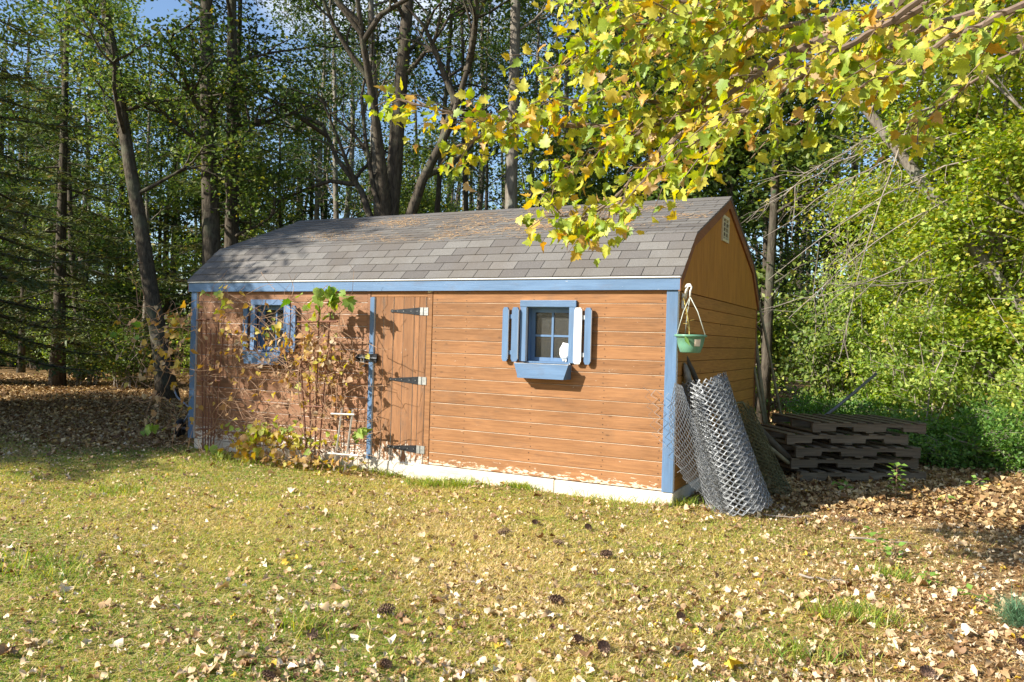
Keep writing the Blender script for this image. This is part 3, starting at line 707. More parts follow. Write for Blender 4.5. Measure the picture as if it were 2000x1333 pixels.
def tree_at(name, x, y, pair, label, cat='tree', group=None, rz=0., sc=1.):
    t = empty(name, (x, y, float(hgt(x, y))), rz); t.scale = (sc, sc, sc); tag(t, label, cat, group)
    link('trunk', pair[0], t); link('crown', pair[1], t); return t
def trunk_line(pb, pt, Y):
    """foot position and lean of a trunk seen through picture points pb and pt, standing in the plane y = Y"""
    a = at(pb[0], pb[1], Y); b = at(pt[0], pt[1], Y); lx = (b[0]-a[0])/(b[2]-a[2]); return a[0]-lx*(a[2]-GZ), lx, np.linalg.norm(a-CAM)
spec = [  # picture foot, picture top, Y, width px, height, crown from, crown radius, leaves, bark, label
 ((288, 540), (200, 0), 5.0, 27, 15, 4.6, 3.0, 9000, 'bark_a', 'dark trunk leaning left, the nearest one left of the shed'),
 ((135, 330), (118, 60), 7.5, 11, 12, 3.5, 2.4, 7000, 'bark_a', 'slim dark sapling trunk farthest left behind the evergreen branches'),
 ((410, 480), (400, 0), 6.2, 34, 17, 5.2, 3.4, 10000, 'bark_a', 'thick dark trunk rising straight behind the left roof corner'),
 ((452, 470), (455, 0), 6.9, 27, 16, 4.2, 3.2, 10000, 'bark_a', 'dark trunk just right of the thickest one behind the left roof corner'),
 ((655, 430), (645, 50), 15., 13, 17, 4.5, 2.6, 8000, 'bark_b', 'thin straight grey trunk above the left third of the roof ridge'),
 ((735, 425), (724, 0), 8.2, 19, 16, 7.0, 2.2, 5000, 'bark_b', 'straight grey trunk close to the left side of the forked tree'),
 ((850, 420), (884, 0), 11., 13, 15, 5.8, 2.0, 3500, 'bark_a', 'slim trunk leaning right beside the forked tree'),
 ((915, 420), (903, 0), 13., 12, 16, 6.0, 2.0, 3500, 'bark_a', 'slim dark trunk left of the mossy straight trunk'),
 ((945, 420), (952, 0), 15., 9, 15, 6.0, 2.0, 3500, 'bark_a', 'thinnest trunk leaning slightly beside the mossy straight trunk'),
 ((1000, 415), (1006, 0), 9.0, 28, 19, 8.5, 2.6, 5000, 'bark_b', 'stout straight mossy grey trunk above the middle of the ridge'),
 ((1320, 420), (1306, 60), 12., 19, 16, 4.5, 2.8, 9000, 'bark_a', 'dark trunk behind the maple leaves left of the shed gable'),
 ((1428, 380), (1440, 60), 11., 18, 16, 4.6, 2.8, 9000, 'bark_b', 'shadowed grey trunk rising behind the roof peak'),
 ((1510, 430), (1530, 60), 9.0, 17, 17, 4.8, 3.0, 9000, 'bark_a', 'dark trunk right of the shed gable'),
]
for i, (pb, pt, Y, wpx, Ht, z0, cr, nl, bk, lab) in enumerate(spec):
    x, lx, dist = trunk_line(pb, pt, Y); r = wpx/2/F*dist
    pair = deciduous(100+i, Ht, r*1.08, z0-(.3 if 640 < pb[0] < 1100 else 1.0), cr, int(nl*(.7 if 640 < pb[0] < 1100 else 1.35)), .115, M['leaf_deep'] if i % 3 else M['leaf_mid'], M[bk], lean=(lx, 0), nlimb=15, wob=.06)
    tree_at('woodland_tree', x, Y, pair, lab)
# forked tree
x, lx, dist = trunk_line((757, 425), (775, 190), 7.6)
pair = deciduous(131, 15, .24, 6.5, 2.4, 3200, .105, M['leaf_deep'], M['bark_a'], lean=(lx, 0), nlimb=12, wob=.05, fork=[(3.6, .42, .05, .17, 5.5), (4.2, .17, .1, .14, 5.5), (4.6, -.45, .1, .08, 4.5), (3.4, -.1, .2, .12, 5.)])
tree_at('forked_tree', x, 7.6, pair, 'forked trunk splitting into several upright limbs above the left half of the ridge')
# leaning pale tree and sunlit trunk on the right
x, lx, dist = trunk_line((1785, 340), (1560, 40), 6.2)
pair = deciduous(141, 11, .115, 4.6, 2.6, 7000, .10, M['leaf_mid'], M['bark_b'], lean=(lx, 0), nlimb=12, wob=.10)
tree_at('leaning_tree', x, 6.2, pair, 'pale sunlit trunk leaning far to the left above the green shrubs')
x, lx, dist = trunk_line((1962, 680), (1928, 380), 8.2)
pair = evergreen(151, 12, .17, 1.2, 2.3, .16, M['needle'], M['bark_c'], droop=.15, density=.25, lean=(lx*1.1, 0), dead=.88)
tree_at('dying_spruce', x, 8.2, pair, 'sunlit pale trunk bristling with bare dead branches near the right edge', sc=1.)
# evergreens on the left
hem = evergreen(21, 13, .20, .9, 3.6, .075, M['needle'], M['bark_a'], droop=.26, density=1.15, size=.17)
hemv = evergreen(23, 13, .17, 1.2, 3.3, .12, M['needle'], M['bark_a'], droop=.3, density=.95, size=.165)
hem2 = evergreen(22, 15, .22, 1.0, 4.2, .085, M['needle'], M['bark_a'], droop=.24, density=1.1, size=.18)
ev = [(-7.6, 1.5, hemv, 0., 1.0, 'dark drooping evergreen nearest the left edge whose boughs hang over the yard'),
      (-11.6, 5.8, hemv, 1.1, 1.0, 'dark evergreen behind the leaning trunk at the left edge'),
      (-8.4, 8.6, hemv, 2.3, 1.05, 'evergreen with thin boughs in front of the thick trunks behind the left roof corner'),
      (-14.8, 3.6, hemv, 4.0, .9, 'evergreen farthest back at the left edge')]
for x, y, pr, rz, sc, lab in ev: tree_at('evergreen_tree', x, y, pr, lab, rz=rz, sc=sc)
for x, y, pr, rz, sc in ((-6.2, -5.9, hem2, .7, 1.0), (-4.4, -3.5, hem, 4.1, .6), (-7.4, -3.9, hem, 2.2, .8), (-9.5, -5.2, hem, 3.3, 1.1), (-14., -7., hem2, 5., 1.)):
    tree_at('evergreen_tree', x, y, pr, 'evergreen beyond the left edge of the yard that throws shade on the shed and lawn', group='evergreens beyond the left edge of the yard', rz=rz, sc=sc)
# filler trees deep in the wood, sharing five shapes
yl2 = leafmat('yellow green sapling leaf', [(0, (.16, .27, .035)), (.4, (.30, .40, .06)), (.8, (.50, .51, .08)), (.95, (.60, .46, .06)), (1, (.5, .26, .07))], .42)
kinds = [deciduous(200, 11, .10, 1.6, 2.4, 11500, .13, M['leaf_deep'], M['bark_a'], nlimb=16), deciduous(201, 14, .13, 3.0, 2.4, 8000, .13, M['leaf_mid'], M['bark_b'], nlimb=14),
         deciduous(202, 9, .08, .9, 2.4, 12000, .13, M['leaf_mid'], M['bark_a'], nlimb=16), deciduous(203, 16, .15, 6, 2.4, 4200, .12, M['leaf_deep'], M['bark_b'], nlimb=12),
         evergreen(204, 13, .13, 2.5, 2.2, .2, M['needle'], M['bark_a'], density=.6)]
rf = random.Random(5); placed = []
def filler(px, Y, k, rz, sc):
    p = at(px, 600, Y)
    if any((p[0]-a)**2+(Y-b)**2 < 1.6 for a, b in placed): return
    placed.append((p[0], Y)); 
    tree_at('slender_tree', p[0], Y, kinds[k], 'slender tree standing deep in the shaded wood behind the shed', group='slender trees deep in the wood', rz=rz, sc=sc)
for i in range(72):
    px = -60+i*29.5+rf.uniform(-20, 20); Y = rf.choice([10, 12.5, 15, 18, 22, 26])+rf.uniform(-1, 1)
    if 560 < px < 1100: k = rf.choice([3, 3, 2, 3]); Y = max(Y, 15)
    elif px > 1250: k = rf.choice([0, 1, 2, 4, 4]); Y = max(9.5, Y*.8)
    else: k = rf.choice([0, 0, 1, 2, 4, 2])
    filler(px, Y, k, rf.uniform(0, 6.28), rf.uniform(.8, 1.15))
for x, y, k, rz, sc in ((-5.5, -4.3, 2, .4, .9), (-7.9, -4.1, 2, 2.4, 1.), (-10.2, -3.6, 2, 4.4, 1.05), (-9., -7.2, 0, 1.4, 1.), (-12.8, -3.2, 0, 3.4, 1.)):  # unseen leafy trees, added out of frame to deepen shade on the yard
    tree_at('added_shade_tree', x, y, kinds[k], 'unseen leafy tree added beyond the left edge of the yard to shade the ground', group='unseen leafy trees added for shade beyond the left edge of the yard', rz=rz, sc=sc)
# far wood, one mass of stems and leaves
rg = np.random.default_rng(31); mb = MB(); tp = []
for i in range(230):
    a = math.radians(rg.uniform(-78, 24)); d = rg.uniform(34, 62); x, y = CAM[0]+math.sin(a)*d, CAM[1]+math.cos(a)*d
    h = rg.uniform(9, 15); mb.tube([(x, y, -.5), (x+rg.normal()*.3, y, h*.5), (x+rg.normal()*.5, y, h)], [.16, .11, .04], 5, cap=False)
    open_ = -38 < math.degrees(a) < -20
    for k in range(16): tp.append((x+rg.normal()*1.6, y+rg.normal()*1.6, abs(rg.normal())*(1.8 if open_ else 3.0)+.5))
tp = np.array(tp); nl = 90000; C0 = tp[rg.integers(0, len(tp), nl)]+rg.normal(size=(nl, 3))*np.array([.7, .7, .5])
fwd = empty('far_wood'); tag(fwd, kind='stuff')
bpy.data.objects.remove(fwd)
lv, lf = leaf_arrays(C0, rg.uniform(.16, .34, nl), rg, T_oval(.4), spread=.9)
tv = np.concatenate(mb.V); tf = [np.array([f for f in mb.F if len(f) == 4])]
me = npmesh('far_wood', np.concatenate([lv, tv]), [lf, tf[0]+len(lv)], M['leaf_deep'], np.concatenate([np.repeat(rg.random(nl), 4), np.zeros(len(tv))]))
me.materials.append(M['bark_a']); mi = np.zeros(len(me.polygons), np.int32); mi[len(lf):] = 1; me.polygons.foreach_set('material_index', mi)
o = link('far_wood', me); tag(o, 'far wood of thin stems and dark leaves filling the gaps behind the trees', kind='stuff')

# ------------------------------------------------------------------ shrubs and undergrowth
def shrub(seed, Ht, R, nleaf, lsize, leafm, nst=16, cl=.14, squash=.5):
    rg = np.random.default_rng(seed); mb = MB(); tips = []
    for i in range(nst):
        az = rg.uniform(0, 2*math.pi); ln = rg.uniform(.6, 1.05); d = np.array([math.cos(az)*R*rg.uniform(.2, .9), math.sin(az)*R*rg.uniform(.2, .9), Ht*rg.uniform(.6, 1.)])*ln
        p = np.array([rg.normal()*.12*R, rg.normal()*.12*R, -.1]); pts = [p]
        for k in range(1, 6): t = k/5; pts.append(p+d*np.array([t**1.5, t**1.5, t**.85])+rg.normal(size=3)*.04*Ht*t)
        pts = np.array(pts); mb.tube(pts, list(np.linspace(.014, .004, 6)*(Ht/2.5)**.5), 4, cap=False)
        for k in range(9):
            t = rg.uniform(.2, 1)*4.99; j = int(t); q = pts[j]*(1-t+j)+pts[j+1]*(t-j); a = rg.uniform(0, 6.28); e = q+np.array([math.cos(a), math.sin(a), rg.uniform(-.15, .5)])*rg.uniform(.2, .5)*R
            mb.tube([q, (q+e)/2+rg.normal(size=3)*.03, e], [.006, .004, .002], 3, cap=False)
            for s in np.linspace(.15, 1, 7): tips.append(q*(1-s)+e*s)
    tips = np.array(tips); idx = rg.integers(0, len(tips), nleaf); P = tips[idx]+rg.normal(size=(nleaf, 3))*np.array([cl, cl, cl*squash])
    P[:, 2] = np.maximum(P[:, 2], .03)
    c = leaf_mesh('foliage', P, lsize*rg.uniform(.6, 1.3, nleaf), leafm, rg, T_oval(.3, .08), tint=np.clip(rg.random(nleaf)*.7+.3*rg.random(len(tips))[idx], 0, 1), spread=.6, up=(-.35, -.4, .75))
    return mb.mesh('stems', M['twig'], True), c
def shrub_at(name, x, y, pr, label, group=None, rz=0., sc=(1, 1, 1), cat='shrub'):
    t = empty(name, (x, y, float(hgt(x, y))-.02), rz); t.scale = sc; tag(t, label, cat, group); link('stems', pr[0], t); link('foliage', pr[1], t); return t
M['leaf_olive'] = leafmat('olive shrub leaf', [(0, (.08, .15, .03)), (.5, (.17, .24, .045)), (.9, (.30, .33, .07)), (1, (.44, .30, .08))], .4)
sh = [shrub(301, 3.0, 1.5, 9500, .065, M['leaf_bright'], 20), shrub(302, 2.2, 1.5, 9000, .06, M['leaf_bright'], 20), shrub(303, 4.2, 1.9, 11000, .07, M['leaf_bright'], 22),
      shrub(304, .9, .9, 3600, .06, M['leaf_under'], 14), shrub(305, 2.0, 1.1, 4200, .06, M['leaf_mid'], 14), shrub(306, 3.2, 1.4, 5200, .085, M['leaf_olive'], 16, cl=.10), shrub(307, 2.6, 1.3, 4600, .075, M['leaf_bright'], 14, cl=.09)]
R_ = [(7.0, 7.9, 5, 'dense leafy shrub with shaded lower leaves right behind the rear corner of the shed'), (8.5, 6.0, 6, 'low bright shrub directly behind the pallets'),
      (9.4, 6.6, 6, 'bright leafy shrub behind the right end of the pallets'), (8.0, 8.0, 2, 'tall yellow green shrub below the leaning pale trunk'), (9.9, 8.4, 5, 'tall yellow green shrub left of the sunlit trunk'),
      (10.0, 5.0, 1, 'bright shrub at the foot of the sunlit trunk'), (11.3, 6.6, 6, 'tallest leafy shrub reaching the right edge'), (7.4, 9.8, 5, 'tall leafy shrub farthest back beyond the shed gable')]
for i, (x, y, k, lab) in enumerate(R_): shrub_at('leafy_shrub', x, y, sh[k], lab, rz=i*1.9, sc=(1, 1, 1.15))
for x, y, k, sz, lab in ((9.0, 7.4, 6, 1.35, 'high green shrub in the middle behind the bare arching boughs'), (8.0, 6.9, 6, 1.0, 'rounded bright shrub right of the netting roll and poles'), (10.4, 6.7, 1, 1.1, 'bright shrub covering the foot of the sunlit trunk at the right edge'), (10.9, 8.0, 2, 1.5, 'highest shrub behind the sunlit trunk')):
    shrub_at('leafy_shrub', x, y, sh[k], lab, rz=x*3, sc=(1, 1, sz))
rf = random.Random(9)
for i in range(26):
    x = rf.uniform(6.9, 11.2); y = rf.uniform(4.6, 6.2) if x > 8.6 else rf.uniform(4.9, 7.5)
    shrub_at('woodland_seedling', x, y, sh[3], 'knee high green undergrowth plant on the leaf litter behind the pallets', 'undergrowth plants behind the pallets', rf.uniform(0, 6), (.8, .8, rf.uniform(.6, 1.1)), 'plant')
Lsh = [(-13.5, 5.0, 'sunlit shrub at the left edge under the evergreen'), (-11.5, 6.6, 'thin shrub in the gap under the leaning trunk'), (-9.6, 6.2, 'dim shrub left of the shed behind the vine twigs'),
       (-14.6, 8.4, 'pale green shrub farthest left in the shade'), (-10.6, 10.2, 'shrub behind the thick dark trunks'), (-7.6, 10.5, 'green shrub peeping over the left roof corner'), (-12.6, 12.0, 'distant green shrub left of the thick trunks')]
for i, (x, y, lab) in enumerate(Lsh): shrub_at('woodland_shrub', x, y, sh[4] if i < 4 else sh[0], lab, rz=i*2.2, sc=(1.3, 1.3, 1.0+.3*(i % 2)))
for i in range(34):
    px = rf.uniform(-40, 1500); Y = rf.uniform(11, 18); p = at(px, 600, Y)
    shrub_at('understory_shrub', p[0], Y, sh[rf.choice([0, 1, 4, 4])] if px < 560 or px > 1080 else sh[4], 'leafy bush in the dim understory behind the shed', 'understory bushes behind the shed', rf.uniform(0, 6), (1.4, 1.4, rf.uniform(.9, 1.5)))
sap = deciduous(171, 7, .05, .7, 1.9, 15000, .075, yl2, M['bark_b'], nlimb=24, tmpl=T_oval(.4, .1), cl=.2)
for x, y, rz, sc, lab in ((8.35, 7.2, .3, .95, 'airy yellow green sapling nearest the rear of the shed among the shrubs'), (9.3, 6.3, 2., 1.0, 'yellow green sapling with sunlit leaves behind the right end of the pallets'), (10.4, 5.9, 4., 1.05, 'yellow green sapling in front of the sunlit trunk at the right edge'), (9.6, 8.6, 5., 1.25, 'taller yellow green sapling crossing the leaning trunk')):
    tree_at('leafy_sapling', x, y, sap, lab, 'sapling', rz=rz, sc=sc)
# bare arching boughs right of the gable
mb = MB(); rg = np.random.default_rng(8)
for px0, py0, px1, py1, sag in ((1960, 300, 1500, 545, -40), (1900, 250, 1490, 470, -30), (1850, 200, 1530, 380, -20), (1990, 340, 1540, 620, -40), (1780, 260, 1485, 400, -10), (1930, 420, 1600, 580, 20), (1990, 500, 1700, 560, 10), (1800, 200, 1640, 700, -60)):
    n = 9; Y0, Y1 = 5.2+rg.random(), 4.6+rg.random(); pts = []
    for i in range(n):
        t = i/(n-1); pts.append(at(px0+(px1-px0)*t, py0+(py1-py0)*t+sag*4*t*(1-t)+rg.normal()*3, Y0+(Y1-Y0)*t))
    pts = np.array(pts); mb.tube(pts, list(np.linspace(.015, .005, n)), 5, cap=False)
    for k in range(15):
        t = rg.uniform(.2, .99)*(n-1.01); j = int(t); q = pts[j]*(1-t+j)+pts[j+1]*(t-j); a = pts[j+1]-pts[j]; a /= np.linalg.norm(a); e = q+(a*.7+rg.normal(size=3)*.5+np.array([0, 0, -.25]))*rg.uniform(.2, .6)
        m_ = (q+e)/2+rg.normal(size=3)*.04; mb.tube([q, m_, e], [.005, .004, .002], 3, cap=False)
        f = e+rg.normal(size=3)*.14+a*.1; mb.tube([m_, (m_+f)/2+rg.normal(size=3)*.02, f], [.004, .003, .002], 3, cap=False)
o = mb.build('bare_boughs', M['twig'], None, True); tag(o, 'bare grey twiggy boughs arching down to the right of the shed gable', 'branches')

# ------------------------------------------------------------------ overhanging maple
mp_ = empty('maple_tree', (12.2, -1.2, float(hgt(12.2, -1.2)))); tag(mp_, 'yellow autumn maple whose leafy boughs hang over the shed roof from the upper right', 'tree')
org = np.array([12.2, -1.2, float(hgt(12.2, -1.2))])
mt = MB(); mt.tube(np.array([(0, 0, -.3), (0, .02, 1.), (-.05, 0, 2.6), (-.1, 0, 4.4), (0, .1, 7), (.1, .1, 9)]), [.26, .19, .17, .15, .1, .04], 10)
rg = np.random.default_rng(17); LP = []; LH = []; LD = []
tw = MB()
def bough(pp, r0, nsub, sub, start=True, dens=1., subdrop=.25, tipjit=1.):
    """pp: (px, py, distance) points along a bough"""
    P = np.array([pdist(*q) for q in pp])-org; n = len(P)
    t = np.linspace(0, n-1, 4*n); P = np.stack([np.interp(t, np.arange(n), P[:, k]) for k in range(3)], 1)
    P[1:-1] = (P[:-2]+2*P[1:-1]+P[2:])/4; P += rg.normal(size=P.shape)*.008
    tw.tube(P, list(np.linspace(r0, .004, len(P))), 6, cap=False); dens *= .82
    L_ = np.concatenate([[0], np.cumsum(np.linalg.norm(np.diff(P, axis=0), axis=1))])
    for k in range(nsub):
        s = L_[-1]*(1-((k+rg.random())/nsub)*.92); q = np.array([np.interp(s, L_, P[:, c]) for c in range(3)]); j = min(np.searchsorted(L_, s), len(P)-1); a = P[j]-P[j-1]; a /= np.linalg.norm(a)+1e-9
        side = np.cross(a, [0, 0, 1]); side /= np.linalg.norm(side); d = a*rg.uniform(.3, .9)+side*rg.choice([-1, 1])*rg.uniform(.3, .8)+np.array([0, 0, rg.uniform(-subdrop, .3)])
        ln = sub*rg.uniform(.5, 1.2); d /= np.linalg.norm(d); m_ = q+d*ln*.5+np.array([0, 0, .02]); e = q+d*ln+np.array([0, 0, -.05])
        tw.tube([q, m_, e], [.005, .0035, .002], 4, cap=False)
        nl = int(round(rg.uniform(6, 11)*dens))
        for i in range(nl):
            u = rg.uniform(.15, 1.05); c = q*(1-u)+e*u+rg.normal(size=3)*.035*tipjit; h = d*.5+rg.normal(size=3)*.6+np.array([0, 0, -.55]); LP.append(c+h/np.linalg.norm(h)*.05); LH.append(h)
            LD.append(np.linalg.norm(c+org-CAM))
bough([(2050, -160, 5.2), (1700, 40, 5.3), (1480, 130, 5.2), (1300, 240, 5.1), (1150, 250, 5.1), (1000, 235, 5.1), (890, 225, 5.1), (805, 205, 5.1)], .035, 60, .32, dens=1.15)
bough([(1480, 130, 5.2), (1320, 200, 5.0), (1150, 190, 5.0), (1040, 220, 5.0), (960, 260, 5.0), (900, 280, 5.0)], .015, 36, .3, dens=1.2)
bough([(1700, 20, 5.6), (1480, 60, 5.5), (1300, 70, 5.5), (1180, 90, 5.5), (1085, 130, 5.5)], .02, 40, .38, dens=1.3)
bough([(1600, -60, 5.6), (1400, 0, 5.6), (1250, 0, 5.6), (1130, 10, 5.6)], .02, 34, .4, dens=1.3)
bough([(1750, -80, 4.7), (1500, -40, 4.7), (1350, 20, 4.7), (1200, 60, 4.7)], .016, 30, .35, dens=1.2)
bough([(1560, 90, 5.0), (1420, 190, 4.9), (1330, 260, 4.8), (1260, 320, 4.75), (1200, 390, 4.7), (1130, 430, 4.7), (1090, 420, 4.7)], .018, 33, .26, dens=1.1)
bough([(1420, 190, 4.9), (1290, 240, 4.9), (1190, 290, 4.9), (1120, 330, 4.9), (1085, 370, 4.9)], .012, 25, .26, dens=1.15)
bough([(1330, 260, 4.8), (1270, 340, 4.6), (1215, 400, 4.6), (1160, 440, 4.6), (1120, 440, 4.6)], .009, 13, .2, dens=1.)
bough([(1800, 20, 4.6), (1620, 110, 4.5), (1480, 200, 4.5), (1380, 260, 4.5), (1310, 320, 4.5)], .018, 30, .3, dens=.75)
bough([(1900, -60, 4.6), (1700, 60, 4.5), (1560, 150, 4.4), (1460, 220, 4.4), (1390, 300, 4.4)], .02, 26, .3, dens=.8)
bough([(1900, 20, 4.9), (1750, 80, 4.9), (1640, 170, 4.8), (1560, 240, 4.8), (1530, 270, 4.8)], .016, 20, .25, dens=.7)
bough([(2060, -20, 4.4), (1880, 60, 4.3), (1760, 130, 4.3), (1680, 170, 4.3)], .018, 20, .26, dens=.8)
bough([(2060, 60, 5.4), (1950, 120, 5.3), (1860, 190, 5.3), (1780, 250, 5.2)], .015, 16, .28, dens=.7)
bough([(1620, 20, 4.9), (1560, 20, 4.9), (1480, 30, 4.9), (1400, 90, 4.9), (1360, 140, 4.9)], .012, 26, .3, dens=1.)
bough([(2080, -120, 6.), (1900, -20, 6.), (1750, 20, 6.), (1600, 60, 6.)], .02, 26, .4, dens=1.)
bough([(2080, 60, 6.5), (1960, 60, 6.5), (1850, 90, 6.5), (1720, 110, 6.5)], .02, 24, .4, dens=1.)
for q in ((2050, -160, 5.2), (2060, -20, 4.4), (2080, -120, 6.), (2080, 60, 6.5)):       # limbs back to the trunk
    e = pdist(*q)-org; tw.tube([np.array([-.05, 0, 2.2+q[1]/400]), e*.5+np.array([0, 0, 1.5]), e], [.07, .05, .03], 7, cap=False)
link('trunk', mt.mesh('trunk', M['bark_b'], True), mp_); tw.build('boughs', plain('maple twig bark', (.20, .14, .10), .85, 0, 12, .4), mp_)
LP = np.array(LP); LH = np.array(LH); nL = len(LP); mt_t = [T_maple(.22, .4), T_maple(.5, .8), T_maple(.08, .2), T_maple(.35, -.45)]
order = np.argsort(LD)
sing = set(order[:300].tolist()) if nL > 300 else set(range(nL))
single_me = [npmesh('leaf', tpl[0], tpl[1], M['maple_o']) for tpl in mt_t]
N_, T__, B_ = frames(nL, rg, .95, LH, .25, up=(-.5, -.75, .55)); S_ = rg.uniform(.045, .086, nL)
for i in sing:
    o = link('leaf', single_me[i % 4], mp_); s = S_[i]
    o.matrix_local = Matrix(((B_[i][0]*s, T__[i][0]*s, N_[i][0]*s, LP[i][0]), (B_[i][1]*s, T__[i][1]*s, N_[i][1]*s, LP[i][1]), (B_[i][2]*s, T__[i][2]*s, N_[i][2]*s, LP[i][2]), (0, 0, 0, 1)))
Vs = []; Fs = []; Ts = []; off = 0
for j in range(4):
    ids = np.array([i for i in range(nL) if i not in sing and i % 4 == j]); V0, F0 = mt_t[j]; k = len(V0)
    V = LP[ids][:, None]+S_[ids][:, None, None]*(V0[None, :, 0:1]*B_[ids][:, None]+V0[None, :, 1:2]*T__[ids][:, None]+V0[None, :, 2:3]*N_[ids][:, None])
    Vs.append(V.reshape(-1, 3)); Fs.append((F0[None]+(np.arange(len(ids))*k)[:, None, None]).reshape(-1, 3)+off); off += len(ids)*k; Ts.append(np.repeat(rg.random(len(ids)), k))
o = link('foliage', npmesh('foliage', np.concatenate(Vs), np.concatenate(Fs), M['maple'], np.concatenate(Ts)), mp_); tag(o, kind='stuff')
print('maple leaves', nL)
# yellow-green broadleaf tree at the right edge, behind the maple boughs
yl = leafmat('yellow green broadleaf', [(0, (.16, .26, .03)), (.4, (.30, .38, .04)), (.8, (.48, .47, .05)), (.95, (.58, .42, .05)), (1, (.5, .22, .06))], .4)
pair = deciduous(161, 9, .12, 2.4, 2.6, 11000, .085, yl, M['bark_b'], nlimb=18, tmpl=T_oval(.42, .1), cl=.22)
tree_at('yellow_green_tree', 9.9, 4.9, pair, 'yellow green leafy tree filling the upper right corner behind the maple boughs')
tree_at('yellow_green_tree', 8.9, 8.9, pair, 'yellow green tree left of the sunlit trunk, reaching down to the shrubs', rz=2., sc=.85)
tree_at('yellow_green_tree', 11.9, 7.6, pair, 'yellow green tree farthest right behind the sunlit trunk', rz=4., sc=.95)

# ------------------------------------------------------------------ vine and trellises on the front wall
def stick(mb, a, b, r=.009): mb.box(min(a[0], b[0])-r, max(a[0], b[0])+r, a[1]-r, a[1]+r, min(a[2], b[2])-r, max(a[2], b[2])+r) if abs(a[0]-b[0]) < 1e-6 or abs(a[2]-b[2]) < 1e-6 else mb.tube([a, b], r*1.1, 4)
def trellis(label, ups, bars, mat, mat2=None, y=-.2):
    t = empty('trellis', (0, 0, 0)); tag(t, label, 'trellis')
    for (xa, za, xb, zb) in ups: m = MB(); m.tube([(xa, y, za), (xb, y+.01, zb)], .0115, 4); m.build('upright', mat, t)
    for (xa, xb, z) in bars: m = MB(); m.tube([(xa, y-.018, z), (xb, y-.018, z+.012)], .0105, 4); m.build('crossbar', mat2 or mat, t)
    return t
trellis('rust brown fan trellis with tall thin bars at the left corner of the shed', [(.44, -.16, .33, 1.62), (.475, -.16, .42, 1.50), (.52, -.16, .50, 1.40), (.56, -.16, .60, 1.42), (.60, -.16, .72, 1.36)], [(.40, .62, .15), (.34, .72, .75), (.28, .50, 1.5)], M['rust'], y=-.17)
trellis('rust brown trellis rising through the vine between the left window and the door', [(2.24, -.18, 2.02, 1.55), (2.285, -.18, 2.18, 1.5), (2.33, -.18, 2.33, 1.75), (2.375, -.18, 2.49, 1.62)], [(2.16, 2.44, .55), (2.04, 2.62, 1.50), (2.1, 2.5, 1.05)], M['rust'], None, y=-.30)
trellis('short pale wooden trellis leaning on the wall beside the door', [(2.655, -.12, 2.735, .56), (2.80, -.12, 2.885, .56)], [(2.61, 2.93, .50), (2.58, 3.04, .065)], M['pale_stick'], y=-.36)

rg = np.random.default_rng(77)
vlt = [T_heart(.2, .3), T_heart(.55, .9), T_maple(.15, .3), T_heart(.4, -.7)]
vl_me = [npmesh('leaf', t[0], t[1], M['vine_leaf_o']) for t in vlt]
def vine(label, stems, clusters, cat='vine', name='climbing_vine', tangle=()):
    root = empty(name, (0, 0, 0)); tag(root, label, cat); mb = MB()
    for (pts, r) in stems:
        P = np.array([at(*q) for q in pts]); n = len(P); t = np.linspace(0, n-1, 5*n); P = np.stack([np.interp(t, np.arange(n), P[:, k]) for k in range(3)], 1)
        for _ in range(2): P[1:-1] = (P[:-2]+2*P[1:-1]+P[2:])/4
        P += rg.normal(size=P.shape)*.007; mb.tube(P, list(np.linspace(r, r*.5, len(P))), 5)
    for (x0, y0, x1, y1, cnt, Y) in tangle:
        for _ in range(cnt):
            p0 = np.array([rg.uniform(x0, x1), rg.uniform(y0, y1)]); a = rg.uniform(0, 6.28); pts = [p0]
            for k in range(7): a += rg.normal()*.5; pts.append(pts[-1]+np.array([math.cos(a), math.sin(a)])*rg.uniform(8, 22))
            mb.tube([at(q[0], q[1], Y+rg.normal()*.03) for q in pts], list(np.linspace(.0045, .0018, 8)), 4, cap=False)
    for (px, py, spx, spy, n, Y, sz, c0, c1) in clusters:
        for i in range(int(n*1.55)):
            x, y = rg.normal()*spx+px, rg.normal()*spy+py; p = at(x, y, Y+rg.normal()*.05)
            if p[1] > -.05 and 0 < p[0] < 6.3: p[1] = -.05
            s = sz*1.35*rg.uniform(.6, 1.25); h = np.array([rg.normal()*.7, rg.normal()*.4, -.6+rg.normal()*.5])
            N, T, B = frames(1, rg, .8, h[None], .3, up=(-.3, -.7, .5)); N, T, B = N[0], T[0], B[0]
            o = link('leaf', vl_me[int(rg.integers(0, 4)) if c0 > .45 else int(rg.choice([0, 2, 0]))], root)
            o.matrix_local = Matrix(((B[0]*s, T[0]*s, N[0]*s, p[0]), (B[1]*s, T[1]*s, N[1]*s, p[1]), (B[2]*s, T[2]*s, N[2]*s, p[2]), (0, 0, 0, 1)))
            o.data = vine_variant(min(1, rg.uniform(c0, c1)+(.12 if c0 > .03 else 0)), (2 if sz >= .07 and rg.random() < .8 else int(rg.integers(0, 4))))
            if rg.random() < .6:
                q = p+np.array([rg.normal()*.05, .03, .06+rg.normal()*.03]); mb.tube([p, (p+q)/2+rg.normal(size=3)*.008, q], [.0016, .002, .0022], 3, cap=False)
    mb.build('stems', M['vine_stem'], root)['kind'] = 'stuff'; return root
_vv = {}
def vine_variant(tint, k):
    tq = round(tint*12)/12; key = (tq, k)
    if key not in _vv:
        V, Fc = vlt[k]; _vv[key] = npmesh('leaf', V, Fc, M['vine_leaf'], np.full(len(V), min(1, tq)))
    return _vv[key]
S = lambda *p, r=.006: (list(p), r)
